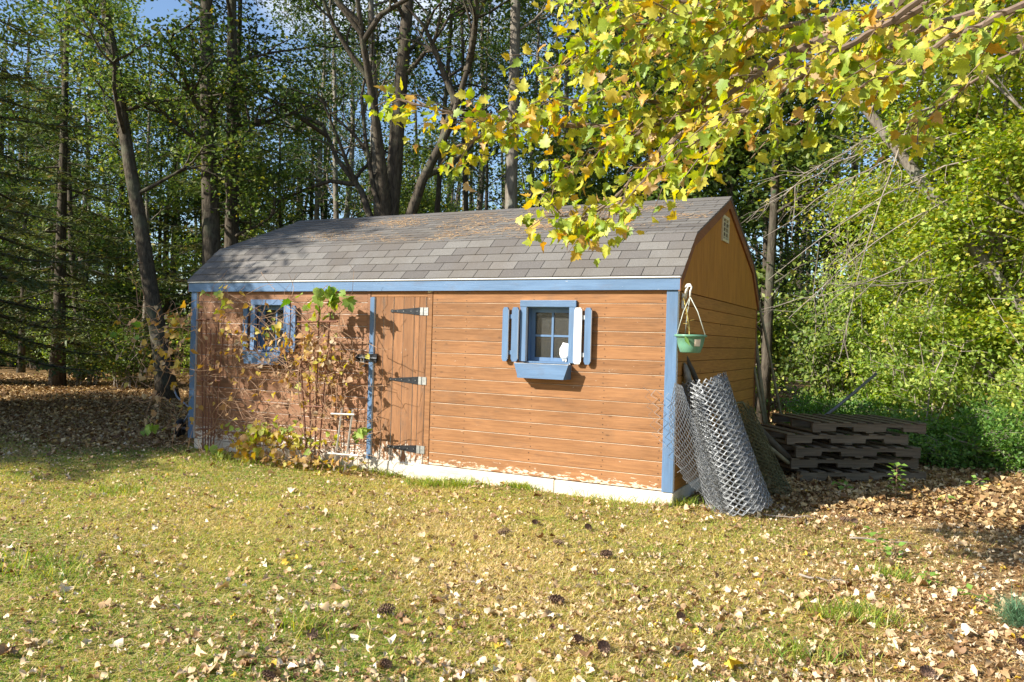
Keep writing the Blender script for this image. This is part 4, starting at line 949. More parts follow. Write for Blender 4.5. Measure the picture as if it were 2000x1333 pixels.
vine('dry climbing vine with curled brown and yellow leaves around the left window and corner',
     [S((395, 880, -.15), (400, 760, -.15), (385, 640, -.16), (415, 580, -.18), (450, 560, -.2)), S((410, 880, -.16), (440, 800, -.2), (470, 760, -.2), (455, 690, -.18), (480, 640, -.2)),
      S((430, 890, -.2), (500, 820, -.25), (560, 770, -.22), (520, 700, -.2), (470, 660, -.2), (430, 640, -.2)), S((400, 640, -.2), (350, 640, -.4), (300, 645, -.55), (240, 655, -.7), r=.004),
      S((388, 585, -.2), (340, 605, -.4), (290, 628, -.55), (262, 660, -.6), r=.004), S((392, 590, -.2), (345, 640, -.4), (300, 672, -.5), (262, 680, -.55), r=.004),
      S((375, 600, -.2), (360, 680, -.4), (330, 740, -.5), (312, 790, -.5), (308, 815, -.5), r=.004), S((430, 732, -.2), (370, 735, -.35), (320, 725, -.5), (285, 720, -.6), r=.004),
      S((395, 882, -.2), (410, 840, -.3), (440, 800, -.3), (425, 770, -.3), r=.005), S((400, 900, -.4), (380, 860, -.4), (335, 870, -.4), r=.004), S((520, 590, -.2), (505, 640, -.25), (500, 700, -.25), (560, 680, -.2), (585, 640, -.2), r=.004),
      S((480, 720, -.2), (560, 690, -.2), (620, 640, -.2), (668, 632, -.2), r=.005), S((500, 700, -.2), (540, 640, -.2), (500, 600, -.2), (450, 575, -.2), r=.004), S((515, 900, -.2), (505, 840, -.2), (480, 800, -.2), (450, 700, -.2), r=.005),
      S((400, 700, -.15), (450, 680, -.2), (520, 690, -.2), (590, 720, -.2), r=.004), S((640, 560, -.2), (560, 620, -.25), (500, 650, -.25), (420, 690, -.2), r=.004)],
     [(430, 575, 16, 14, 11, -.3, .075, .1, .6), (445, 640, 25, 22, 14, -.25, .06, .25, .8), (490, 660, 20, 22, 12, -.3, .055, .4, 1), (240, 655, 18, 14, 7, -.7, .075, .0, .15), (255, 625, 20, 12, 6, -.6, .055, .4, .8), (320, 660, 30, 30, 22, -.5, .062, .45, 1.),
      (350, 720, 25, 25, 12, -.45, .075, .3, 1.), (300, 790, 12, 30, 8, -.5, .06, .6, 1.), (290, 833, 10, 8, 9, -.55, .075, .0, .18), (435, 720, 25, 25, 12, -.25, .05, .4, .9), (500, 760, 30, 25, 10, -.25, .05, .35, .9), (520, 650, 20, 35, 12, -.3, .05, .2, .9), (530, 640, 12, 8, 5, -.3, .06, .1, .5), (430, 800, 30, 40, 14, -.25, .05, .5, 1.), (340, 640, 26, 30, 16, -.4, .072, .4, 1.), (290, 700, 28, 28, 12, -.55, .066, .4, 1.), (355, 780, 14, 30, 8, -.4, .07, .4, 1.)],
     tangle=[(395, 600, 600, 720, 34, -.22), (400, 700, 560, 880, 30, -.2), (250, 600, 370, 800, 26, -.48), (330, 860, 470, 915, 14, -.45)])
vine('hop vine with pale clusters and brown leaves between left window and door',
     [S((600, 905, -.3), (612, 800, -.32), (618, 700, -.32), (630, 620, -.3), (650, 575, -.3)), S((605, 905, -.3), (590, 820, -.35), (580, 740, -.35), (600, 650, -.3), (640, 620, -.3)), S((590, 630, -.3), (650, 640, -.3), (700, 690, -.2), (715, 695, -.1), r=.004),
      S((615, 905, -.3), (650, 780, -.3), (640, 720, -.3), (600, 690, -.3), r=.004), S((610, 880, -.3), (680, 860, -.3), (712, 820, -.25), (705, 800, -.2), r=.004), S((600, 850, -.3), (560, 780, -.3), (545, 740, -.3), (570, 700, -.3), r=.004), S((560, 700, -.3), (590, 660, -.3), (650, 650, -.3), (680, 700, -.3), r=.004),
      S((640, 900, -.3), (700, 850, -.3), (690, 830, -.3), r=.004), S((700, 690, -.12), (640, 640, -.3), (610, 600, -.3), r=.003)],
     [(645, 578, 26, 8, 15, -.35, .105, .0, .3), (625, 610, 18, 14, 7, -.3, .085, .05, .3), (600, 690, 28, 22, 44, -.34, .05, .35, 1.), (640, 720, 30, 30, 34, -.3, .045, .25, .9), (600, 660, 22, 16, 12, -.3, .055, .4, 1), (610, 780, 30, 30, 16, -.3, .06, .3, .8),
      (700, 845, 12, 10, 5, -.3, .10, .0, .3), (665, 700, 18, 30, 10, -.25, .05, .3, .8), (590, 670, 30, 14, 16, -.38, .055, .55, 1.), (640, 800, 30, 40, 12, -.28, .05, .5, 1.), (560, 760, 25, 30, 10, -.28, .05, .4, 1.)],
     tangle=[(560, 610, 700, 780, 34, -.3), (570, 760, 700, 890, 18, -.28)])
vine('dense clump of yellow green vine leaves at the foot of the wall',
     [S((540, 910, -.3), (520, 860, -.35), (500, 830, -.35), (480, 850, -.35)), S((550, 910, -.3), (560, 860, -.35), (540, 820, -.35), (510, 815, -.35)), S((470, 900, -.3), (470, 870, -.35), (455, 850, -.35), r=.004)],
     [(515, 845, 34, 14, 62, -.42, .062, .1, .55), (490, 870, 26, 16, 44, -.42, .065, .15, .7), (545, 870, 26, 18, 40, -.4, .055, .4, .95), (600, 865, 26, 12, 22, -.35, .065, .1, .5), (425, 884, 10, 7, 8, -.45, .085, .05, .25), (560, 900, 30, 10, 20, -.4, .05, .5, 1), (640, 905, 40, 8, 22, -.4, .05, .3, 1)],
     tangle=[(450, 810, 640, 910, 30, -.38), (600, 880, 720, 925, 12, -.35)])
# ------------------------------------------------------------------ things by the right end of the shed
def wire_roll(label, B, T, rb, rt, turns, per, vstep, rw, mat, name, seed, spread=.6, top_jag=.04):
    rg = np.random.default_rng(seed); ax = T-B; Ln = np.linalg.norm(ax); a, b = perp_frames(ax); axn = ax/Ln
    mb = MB(); nv = int(Ln/vstep); nw = int(per*turns)
    for i in range(nw):
        pts = []; base = i/per*2*math.pi; sr = 1-(1-spread)*i/nw; top = nv-(rg.integers(0, 3))
        for v in range(top+1):
            f = v/nv; r = (rb+(rt-rb)*f**.8)*sr*(1+.035*math.sin(3*base+f*4)); th = base+(math.pi/per)*(1 if (v+i) % 2 else -1)*.96+.5*f
            p = B+ax*f+a*r*math.cos(th)+b*r*math.sin(th)+axn*(.02*math.sin(2*th)); pts.append(p+rg.normal(size=3)*.0025)
        mb.tube(pts, rw, 3, cap=False)
    o = mb.build(name, mat, None); o['kind'] = 'thing'; del o['kind']; tag(o, label, 'wire roll'); return o
B = np.array([6.90, .20, -.15]); T_ = at(1373, 742, .30)
roll = empty('fencing_roll'); tag(roll, 'big leaning roll of silvery chain link fencing at the right front corner of the shed', 'wire roll')
o = wire_roll('x', B, T_, .305, .225, 5.6, 42, .026, .0042, M['galv'], 'mesh', 41); o.parent = roll
for k in ('label', 'category'): del o[k]
# loose outer flap
rg = np.random.default_rng(5); mb = MB(); nw = 15
for i in range(nw):
    u = i/(nw-1); p0 = (1318+14*u, 748+6*u); p1 = (1338+70*u, 940+62*u-8*u*u); n = 34; pts = []
    for v in range(n):
        t = v/(n-1); uu = u+(.5/nw)*(1 if (v+i) % 2 else -1)*.95
        px = p0[0]+(p1[0]-p0[0])*t+(uu-u)*(14+56*t)*1.0-34*math.sin(math.pi*min(1, t*1.0))*(1-u)*.55; py = p0[1]+(p1[1]-p0[1])*t
        pts.append(at(px, py, -.08-.10*t*(1-u)-.04*math.sin(3*t)))
    mb.tube(pts, .0034, 3, cap=False)
fl = mb.build('loose_mesh', M['galv'], roll)
mb = MB()
for i in range(5):
    pts = []; x0 = 1262+i*13
    for v in range(12+2*i):
        pts.append(at(x0+v*1.6+(5.5 if (v+i) % 2 else -5.5), 758+v*9+i*4+rg.normal(), -.09-.01*i))
    mb.tube(pts, .0022, 3, cap=False)
mb.build('stray_wire', M['galv'], roll)
B2 = gp(1497, 965, -.16); T2 = at(1442, 795, 1.0)
ch = empty('netting_roll'); tag(ch, 'smaller dark mossy roll of wire netting leaning in the shade behind the chain link roll', 'wire roll')
o = wire_roll('x', np.array([B2[0]+.02, 1.35, -.16]), T2, .24, .13, 3, 34, .026, .0035, M['mosswire'], 'mesh', 42); o.parent = ch
for k in ('label', 'category'): del o[k]
m = MB(); hoop = [at(1428, 800, .9), at(1436, 788, .95), at(1450, 786, 1.), at(1462, 806, 1.05), at(1490, 880, 1.2), at(1520, 950, 1.3)]; m.tube(hoop, .012, 5); m.build('edge_wire', M['mosswire'], ch)

def pole(name, label, pts, r, mat, cat='pole', taper=.85):
    m = MB(); m.tube(pts, list(np.linspace(r, r*taper, len(pts))), 8); o = m.build(name, mat, None, True); tag(o, label, cat); return o
pole('wooden_pole', 'longest thin pole leaning against the eave at the rear corner of the shed', [at(1536, 866, 4.1), at(1502, 690, 4.05), at(1473, 545, 4.0)], .020, M['pole'])
pole('wooden_pole', 'round topped pole standing upright against the rear corner of the shed', [at(1499, 850, 4.05), at(1484, 735, 4.05), at(1472, 634, 4.05)], .030, M['pole'])
pole('wooden_pole', 'short pole in front of the other two at the rear corner of the shed', [at(1499, 862, 3.9), at(1486, 790, 3.9), at(1473, 718, 3.9)], .021, M['pole'])
pole('metal_pipe', 'long grey pipe slanting up from the pallets into the shrubs', [at(1552, 858, 4.0), at(1635, 795, 4.3), at(1712, 730, 4.6)], .024, M['pipe'], 'pipe')
pole('fence_rail', 'thick dark rail lying on the ground from the netting roll to the pallets', [at(1470, 826, 1.9), at(1510, 866, 2.1), at(1552, 905, 2.3)], .045, M['pole_dark'], 'rail')
pole('fence_rail', 'thinner brown rail lying below the thick one beside the pallets', [at(1478, 856, 1.9), at(1512, 882, 2.05), at(1540, 905, 2.2)], .028, M['pole'], 'rail')
sh1 = empty('garden_fork'); tag(sh1, 'brown tool handle leaning on the gable wall behind the chain link roll', 'tool')
m = MB(); m.tube([at(1372, 770, .45), at(1352, 724, .42), at(1334, 690, .35)], .026, 8); m.build('handle', M['pole_dark'], sh1, True)
m = MB(); m.tube([at(1380, 800, .48), at(1372, 770, .45)], [.03, .024], 8); m.build('socket', M['iron'], sh1, True)
sp_ = empty('garden_spade'); tag(sp_, 'grey rounded tool blade leaning on the gable wall just above the chain link roll', 'tool')
m = MB(); bl = at(1338, 732, .22); m.tube([at(1355, 762, .25), at(1346, 746, .23), bl, at(1330, 716, .2), at(1326, 708, .2)], [.02, .05, .062, .04, .008], 10)
V = np.concatenate(m.V); V[:, 0] = np.maximum(6.335+.01*np.sin(V[:, 2]*9), bl[0]+(V[:, 0]-bl[0])*.5+.02); m.V = [V]; m.build('blade', plain('worn tool steel', (.22, .2, .17), .6, .3), sp_, True)
m = MB(); m.tube([at(1352, 762, .25), at(1362, 790, .28)], .018, 8); m.build('handle', M['pole'], sp_, True)

# pallets
PA = np.array([7.09, 2.12]); ang = math.radians(35.8)
def pallet(k, off, Ln, dep, skew, label, z):
    t = empty('pallet', (PA[0]+off*math.cos(ang)-dep*math.sin(ang), PA[1]+off*math.sin(ang)+dep*math.cos(ang), z), ang+skew); tag(t, label, 'pallet', 'stacked pallets')
    Dp = 1.02; h = .088
    a1, a2 = Ln*.20, Ln*.36; b1, b2 = Ln*.64, Ln*.80; zn = .05; c = .008
    prof = [(0, 0), (a1, 0), (a1+c, zn), (a2-c, zn), (a2, 0), (b1, 0), (b1+c, zn), (b2-c, zn), (b2, 0), (Ln, 0), (Ln, h), (0, h)]
    key = ('str', Ln)
    if key not in _cache: mm = MB(); mm.prism(prof, -.02, .02); _cache[key] = mm.mesh('stringer', M['pallet'])
    for y in (.02, Dp/2, Dp-.02): link('stringer', _cache[key], t, (0, y, .0))
    for i in range(8):
        x = .0+i*(Ln-.11)/7
        b = plank('deck_board', x+rnd.uniform(-.008, .008), x+.10+rnd.uniform(-.008, .008), -.012, Dp+.012, h+.001, h+.018, M['pallet'], t, .003)
    for x in (0, Ln/2-.05, Ln-.10): plank('bottom_board', x+.002, x+.098, -.004, Dp+.004, -.018, -.001, M['pallet'], t, .003)
z = float(hgt(7.7, 2.8))+.02
for k, (off, Ln, dep, sk, lab) in enumerate([(.10, 1.55, .0, .0, 'bottom pallet of the weathered stack, half sunk in fallen leaves'), (.03, 1.60, .08, .02, 'second pallet from the bottom of the dark weathered stack'),
        (.06, 1.53, .04, -.01, 'middle pallet of the weathered stack with pale notched side'), (-.02, 1.52, .10, .015, 'second pallet from the top of the weathered stack, shifted left'), (.30, 1.40, .12, -.02, 'top pallet of the weathered stack, dusted with leaves and moss')]):
    pallet(k, off, Ln, dep, sk, lab, z+k*.137)
# hanging planter
pc = at(1349, 655, -.06); px_, py_ = pc[0], pc[1]
hp = empty('hanging_planter', (px_, py_, 0)); tag(hp, 'green plastic hanging pot with a dead plant on the right front corner of the shed', 'hanging planter')
def lathe(mb, prof, n=24):
    V = []; Fc = []
    for (r, z) in prof:
        for k in range(n): V.append((r*math.cos(2*math.pi*k/n), r*math.sin(2*math.pi*k/n), z))
    for i in range(len(prof)-1):
        for k in range(n): Fc.append((i*n+k, i*n+(k+1) % n, (i+1)*n+(k+1) % n, (i+1)*n+k))
    mb.add(V, Fc)
m = MB(); lathe(m, [(0.002, 1.292), (.083, 1.292), (.092, 1.30), (.112, 1.36), (.128, 1.432), (.131, 1.434), (.124, 1.434), (.108, 1.36), (.09, 1.305)]); m.build('pot', M['pot'], hp, True)
m = MB(); lathe(m, [(.126, 1.4345), (.145, 1.436), (.146, 1.452), (.142, 1.456), (.128, 1.455), (.126, 1.44)]); m.build('rim', M['pot'], hp, True)
m = MB(); lathe(m, [(.002, 1.425), (.122, 1.42)]); m.build('soil', M['pot_dark'], hp)
m = MB(); a0 = -1.0
for k in range(5): pass
q = [(.1255*math.cos(a)+0, .1255*math.sin(a)) for a in np.linspace(-1.05, -.55, 5)]
V = [(x*.94, y*.94, 1.352) for x, y in q]+[(x*1.03, y*1.03, 1.415) for x, y in q]; m.add(V, [(i, i+1, i+6, i+5) for i in range(4)]); m.build('price_tag', M['tagm'], hp)
apex = np.array([-.015, 0, 1.80])
for a in (-.15, 2.2, 3.9):
    m = MB(); m.tube([(.14*math.cos(a), .14*math.sin(a), 1.45), tuple(apex*.55+np.array([.07*math.cos(a), .07*math.sin(a), .45*1.5])), tuple(apex)], .0042, 5); m.build('hanger', M['hang'], hp, True)
m = MB(); m.tube([apex, apex+[0, 0, .05], apex+[.012, 0, .085], apex+[-.005, 0, .115], apex+[-.03, 0, .112], apex+[-.045, 0, .085]], .0085, 6); m.build('hook', M['white'], hp, True)
m = MB(); rg = np.random.default_rng(3); pts = [(-.01, 0, 1.42), (-.02, 0, 1.55), (-.045, 0, 1.68), (-.075, 0, 1.79)]; m.tube(pts, [.007, .006, .005, .003], 5)
for k in range(9):
    t = .2+.08*k; p = np.array(pts[0])*(1-t)+np.array(pts[3])*t; m.tube([p, p+rg.normal(size=3)*[.02, .02, .008]+[0, 0, .012]], [.003, .0012], 3)
m.build('dry_stalk', M['stalk'], hp)
m = MB(); vv, ff = leaf_arrays(np.array([(-.02, -.142, 1.445)]), [.11], rg, T_oval(.16), spread=.05, heading=np.array([(.55, -.15, -.9)]), hspread=.01, up=(0, -1, .1)); link('leaf', npmesh('leaf', vv, ff, M['leaf_under'], np.full(4, .5)), hp)
bk = empty('bracket'); tag(bk, 'white curved bracket at the roof corner that carries the hanging pot', 'bracket')
m = MB(); yb = py_; xb = px_-.045
m.tube([(W+.012, .10, 1.78), (W+.05, .06, 1.80), (xb-.01, yb+.02, 1.86), (xb+.01, yb, 1.895), (xb+.03, yb, 1.90), (xb+.045, yb, 1.885)], [.016, .017, .013, .010, .009, .008], 7); m.build('arm', M['white'], bk, True)
m = MB(); m.box(W+.0175, W+.024, .07, .13, 1.70, 1.84); m.build('plate', M['white'], bk)

# wheelbarrow behind the left end wall
wc = at(352, 846, .75); wb = empty('wheelbarrow', (wc[0], wc[1], 0)); tag(wb, 'wheelbarrow with a black tyre half hidden behind the left corner of the shed', 'wheelbarrow')
wcz = wc[2]; r0 = wcz-float(hgt(wc[0], wc[1])); r0 = max(.14, min(.24, r0)); wcz = float(hgt(wc[0], wc[1]))+r0
def torus(R, r, n=28, k=10):
    V = [((r*math.sin(2*math.pi*j/k)), (R+r*math.cos(2*math.pi*j/k))*math.cos(2*math.pi*i/n), (R+r*math.cos(2*math.pi*j/k))*math.sin(2*math.pi*i/n)) for i in range(n) for j in range(k)]
    return V, [(i*k+j, ((i+1) % n)*k+j, ((i+1) % n)*k+(j+1) % k, i*k+(j+1) % k) for i in range(n) for j in range(k)]
wh = empty('wheel', (0, 0, wcz), .5); wh.parent = wb
m = MB(); m.add(*torus(r0-.045, .045)); m.build('tyre', M['rubber'], wh, True)
m = MB(); m.add(*torus(r0-.09, .014, 20, 6)); m.tube([(-.07, 0, 0), (.07, 0, 0)], .02, 8)
for a in range(4): m.box(-.012, .012, -.012, .012, -.0, .001) if 0 else m.tube([(0, 0, 0), (0, (r0-.09)*math.cos(a*1.57), (r0-.09)*math.sin(a*1.57))], .011, 5)
m.build('rim', M['steel'], wh, True)
h1, h2, h3 = at(336, 752, .95)-[wc[0], wc[1], 0], at(346, 776, .9)-[wc[0], wc[1], 0], at(374, 800, .8)-[wc[0], wc[1], 0]
for dx in (0, .3):
    m = MB(); m.tube([h1+[dx, dx*.4, 0], h2+[dx, dx*.4, 0], h3+[dx, dx*.4, 0], np.array([dx*.4, 0, wcz])], .014, 6); m.build('handle', M['steel'], wb, True)
m = MB(); tr = h3+[.45, .6, .1]; m.add([tr+[-.3, -.35, .18], tr+[.3, -.35, .18], tr+[.3, .45, .22], tr+[-.3, .45, .22], tr+[-.18, -.2, -.08], tr+[.18, -.2, -.08], tr+[.18, .3, -.06], tr+[-.18, .3, -.06]], [(0, 4, 5, 1), (1, 5, 6, 2), (2, 6, 7, 3), (3, 7, 4, 0), (4, 7, 6, 5)]); m.build('tray', M['steel'], wb)

# ------------------------------------------------------------------ lawn, leaves, needles, cones
rg = np.random.default_rng(99)
def scatter(n, dmin, dmax, pw=1.0, amin=-64, amax=12):
    a = np.radians(rg.uniform(amin, amax, n)); d = dmin+(dmax-dmin)*rg.random(n)**pw
    x = CAM[0]+np.sin(a)*d; y = CAM[1]+np.cos(a)*d; ok = ~((x > -.05) & (x < W+.05) & (y > -.03) & (y < D)); return x[ok], y[ok]
def fld(x, y, s, seed):
    r = np.random.default_rng(seed); v = 0
    for k in range(5): a, b_, c = r.uniform(-1, 1, 2)*s*(1.35**k), r.uniform(0, 6.28), 1; v = v+np.sin(x*a[0]*6.3+y*a[1]*6.3+b_)
    return v/5
def litterness(x, y):
    a = np.maximum(np.maximum(y-(7.2-x)*.10+.1, x-7.9), y+.9-3*np.maximum(x+.5, 0))+.9*fld(x, y, .25, 3); return np.clip((a+.9)/1.8, 0, 1)
def blades(x, y, ln, wd, mat, name, tint, el=(.15, 1.6), z0=0.):
    n = len(x); az = rg.uniform(0, 6.283, n); e = rg.uniform(el[0], el[1], n); T = np.stack([np.cos(az), np.sin(az), e], 1); T /= np.linalg.norm(T, axis=1)[:, None]
    az2 = az+math.pi/2+rg.normal(size=n)*.6; B = np.stack([np.cos(az2), np.sin(az2), np.zeros(n)], 1); P = np.stack([x, y, hgt(x, y)+z0], 1)
    dr = np.stack([np.cos(az), np.sin(az), -.7*np.ones(n)], 1)
    ln = ln[:, None]; w2 = (wd/2)[:, None]; mid = P+T*ln*.55+dr*ln*.03; tip = P+T*ln*.9+dr*ln*.22
    V = np.stack([P-B*w2, P+B*w2, mid+B*w2*.8, mid-B*w2*.8, tip], 1).reshape(-1, 3); o_ = (np.arange(n)*5)[:, None]
    q = (np.array([[0, 1, 2, 3]])+o_); t = (np.array([[3, 2, 4]])+o_)
    return link(name, npmesh(name, V, [q, t], mat, np.repeat(tint, 5)))
x, y = scatter(420000, 3.1, 17, 1.15); lt_ = litterness(x, y); keep = rg.random(len(x)) > lt_*.93+.0; x, y = x[keep], y[keep]
d = np.hypot(x-CAM[0], y-CAM[1]); gf = fld(x, y, .16, 8); tint = np.clip(.50-.55*gf-.25*fld(x, y, .7, 21)+rg.normal(size=len(x))*.22+.10*(lt_[keep]), 0, 1)
ln = rg.uniform(.02, .062, len(x))*(1+.4*np.clip(-gf+.1, -.5, 1)); o = blades(x, y, ln, .0019+.00055*d*rg.uniform(.6, 1.2, len(x)), M['grass'], 'lawn_grass', tint)
tag(o, 'short autumn lawn of green and straw coloured grass in front of the shed', kind='stuff')
# taller tufts along the foot of the wall and here and there
tx, ty, tt = [], [], []
for px, py, n, s in ((845, 945, 420, .16), (900, 948, 300, .14), (1015, 958, 260, .10), (760, 925, 200, .15), (240, 962, 260, .25), (600, 1235, 200, .15), (1660, 1215, 420, .16), (1740, 1130, 160, .1), (430, 905, 260, .3), (640, 915, 260, .3), (1180, 985, 200, .3), (1330, 992, 200, .12), (80, 1120, 300, .3), (1560, 1290, 200, .15)):
    p = gp(px, py); tx.append(p[0]+rg.normal(size=n)*s); ty.append(np.minimum(p[1]+rg.normal(size=n)*s*.5, np.where((tx[-1] < W) & (p[1] < .3), -.04, 99))); tt.append(np.clip(rg.normal(size=n)*.2+.3, 0, 1))
tx, ty, tt = map(np.concatenate, (tx, ty, tt)); o = blades(tx, ty, rg.uniform(.07, .17, len(tx)), rg.uniform(.004, .007, len(tx)), M['grass'], 'long_grass', tt, (.6, 2.6)); tag(o, 'longer grass left unmown along the foot of the wall', kind='stuff')
x, y = scatter(110000, 3.1, 15, 1.1); gf2 = fld(x, y, .33, 44); k = rg.random(len(x)) < np.clip(.45+.9*gf2, .05, 1)*(1-.5*litterness(x, y)); x, y = x[k], y[k]; n = len(x)
o = blades(x, y, rg.uniform(.03, .085, n), .0016+.0005*np.hypot(x-CAM[0], y-CAM[1]), leafmat('dead thatch', [(0, (.20, .13, .06)), (.4, (.42, .30, .14)), (.8, (.62, .48, .25)), (1, (.74, .60, .36))], .1, .7), 'dead_thatch', rg.random(n), (-.05, .35), .012); tag(o, 'dead straw coloured thatch lying flat in the lawn', kind='stuff')
# fallen leaves on the lawn
def leafstuff(name, label, x, y, size, mat, tm, tint, spread, zoff, jit):
    P = np.stack([x, y, hgt(x, y)+zoff], 1); V, Fc = leaf_arrays(P, size, rg, tm, spread=spread, jitter=jit); o = link(name, npmesh(name, V, Fc, mat, np.repeat(tint, len(tm[0])))); tag(o, label, kind='stuff')
x, y = scatter(15000, 3.2, 13, 1.25); k = rg.random(len(x)) < .25+.28*fld(x, y, .3, 12)+.38*np.clip((x-5.2)/3.5, 0, 1); x, y = x[k], y[k]; n = len(x)
leafstuff('fallen_leaves', 'pale curled dead leaves scattered over the lawn', x, y, rg.uniform(.018, .050, n)*(1+.7*(rg.random(n) < .16)), M['fallen'], T_heart(.45, .6), np.clip(rg.normal(size=n)*.27+.42, 0, 1), .33, rg.uniform(.008, .026, n), .14)
k = rg.random(n) < .3; x, y = x[k]+.1, y[k]+.07; n = len(x)
leafstuff('fallen_maple_leaves', 'pale lobed maple leaves among the curled ones on the lawn', x, y, rg.uniform(.026, .055, n), M['fallen'], T_maple(.35, .5), np.clip(rg.normal(size=n)*.3+.5, 0, 1), .3, rg.uniform(.012, .03, n), .12)
x, y = scatter(52000, 3.2, 16, 1.2); k = rg.random(len(x)) < .38+.45*fld(x, y, .4, 5)+.4*litterness(x, y); x, y = x[k], y[k]; n = len(x)
leafstuff('small_leaf_litter', 'small brown leaf scraps between the blades of grass', x, y, rg.uniform(.012, .034, n), M['fallen'], T_oval(.34, .2), np.clip(rg.normal(size=n)*.25+.22, 0, 1), .6, rg.uniform(.008, .025, n), .1)
x, y = scatter(120000, 8, 30, 1.2, -66, 14); k = rg.random(len(x)) < litterness(x, y)**1.5; x, y = x[k], y[k]; n = len(x)
leafstuff('woodland_leaf_litter', 'brown leaf litter under the trees and around the pallets', x, y, rg.uniform(.035, .085, n), M['litter'], T_oval(.4, .22), rg.random(n), .45, rg.uniform(.004, .03, n), .1)
x, y = scatter(110000, 3.3, 14, 1.1); k = rg.random(len(x)) < .12+.88*litterness(x, y); x, y = x[k], y[k]; n = len(x)
o = blades(x, y, rg.uniform(.05, .11, n), .0016+.0005*np.hypot(x-CAM[0], y-CAM[1]), M['needles'], 'pine_needle_litter', rg.random(n), (-.02, .14), .012); tag(o, 'rust coloured pine needles lying on the ground', kind='stuff')
# needles and leaves on the roof
nn = 2300; cx_ = rg.uniform(1.2, 6.2, 60); cs = .06+.8*rg.random(60); ii = rg.integers(0, 60, nn); rx = np.clip(cx_[ii]+rg.normal(size=nn)*.16, 0, 6.3); rs = np.clip(cs[ii]+rg.normal(size=nn)*.05, .02, .97)
P = np.stack([rx, YB+(D/2-YB)*rs, ZB+(ZP-ZB)*rs+.018], 1); az = rg.uniform(-.9, .9, nn)+math.pi*(rg.random(nn) < .5); dd = np.stack([np.cos(az), np.sin(az)*.93, np.sin(az)*.37], 1); lnn = rg.uniform(.05, .11, nn)[:, None]; bb = np.stack([-np.sin(az), np.cos(az)*.93, np.cos(az)*.37], 1)*.003
V = np.stack([P-bb, P+bb, P+dd*lnn+[0, 0, .004]], 1).reshape(-1, 3); o = link('roof_needles', npmesh('roof_needles', V, np.arange(nn*3).reshape(-1, 3), M['needles'], np.repeat(rg.random(nn), 3))); tag(o, 'drifts of orange pine needles lying on the upper roof shingles', kind='stuff')
# pine cones
def cone_mesh():
    r = np.random.default_rng(2); P = []; Hh = []; S = []
    for i in range(64):
        t = i/64; rad = .026*math.sin(math.pi*(.12+.80*t))**.7; a = i*2.39996; P.append((rad*.35*math.cos(a), rad*.35*math.sin(a), .002+t*.125)); Hh.append((math.cos(a)*1., math.sin(a)*1., .35+.5*t)); S.append(rad*1.25)
    V0 = np.array([(-.14, 0, 0), (.14, 0, 0), (.30, .8, .05), (0, 1.05, .2), (-.30, .8, .05), (0, .7, -.16)]); F0 = np.array([(0, 1, 2), (0, 2, 3), (0, 3, 4), (1, 5, 2), (0, 5, 4), (5, 2, 3), (5, 3, 4)])
    V, Fc = leaf_arrays(np.array(P), np.array(S), r, (V0, F0), spread=.02, heading=np.array(Hh), hspread=.10, up=(0, 0, 1)); core = MB(); core.tube([(0, 0, 0), (0, 0, .06), (0, 0, .125)], [.008, .009, .003], 6); cv = np.concatenate(core.V); cf = np.array([f for f in core.F if len(f) == 4]); return npmesh('pine_cone', np.concatenate([V, cv]), [Fc, cf+len(V)], M['cone'])
cm = cone_mesh()
cones = [(742, 1296, 'round dark pine cone at the bottom of the lawn left of centre'), (612, 1240, 'pine cone lying in green grass above a group of pale leaves, lower left of centre'), (738, 1192, 'flat dark pine cone on the lawn well below the shed door'),
         (1120, 1250, 'left cone of the dark touching pair at the lower middle of the lawn'), (1172, 1266, 'right cone of the dark touching pair at the lower middle of the lawn'), (512, 1326, 'pine cone cut by the bottom edge of the picture'),
         (1800, 1318, 'big pale pine cone at the bottom right'), (1072, 1172, 'small pine cone between pale leaves in the middle of the lawn'), (1325, 1205, 'pine cone on the lawn below the chain link roll'),
         (972, 1042, 'leftmost of the three cones on the grass below the foundation joint'), (1040, 1024, 'middle cone of the three on the grass below the foundation joint'), (1145, 1030, 'rightmost cone of the three on the grass below the foundation joint'),
         (1640, 1012, 'left cone of the pair on the sunlit litter in front of the pallets'), (1665, 1016, 'right cone of the pair on the sunlit litter in front of the pallets'), (1172, 1085, 'pinkish pine cone right of the middle of the lawn'), (1840, 1010, 'pine cone on the leaf litter near the right edge'),
         (1080, 1062, 'pale pine cone on dry grass under the right window'), (1990, 1030, 'pine cone at the right edge of the picture'), (1985, 1258, 'pine cone beside the blue green pine seedling')]
for i, (px, py, lab) in enumerate(cones):
    p = gp(px, py, GZ+.02); o = link('pine_cone', cm, None, (p[0], p[1], float(hgt(p[0], p[1]))+.030)); s = .55+.28*((i*7) % 5)/5; o.scale = (s, s, s*1.05)
    o.rotation_euler = (math.radians(84+rnd.uniform(-8, 12)), 0, [1.9, 1.1, 2.3, 1.5, 1.2, 2.0, 1.0][i % 7]-.47); tag(o, lab, 'pine cone', 'pine cones on the lawn')
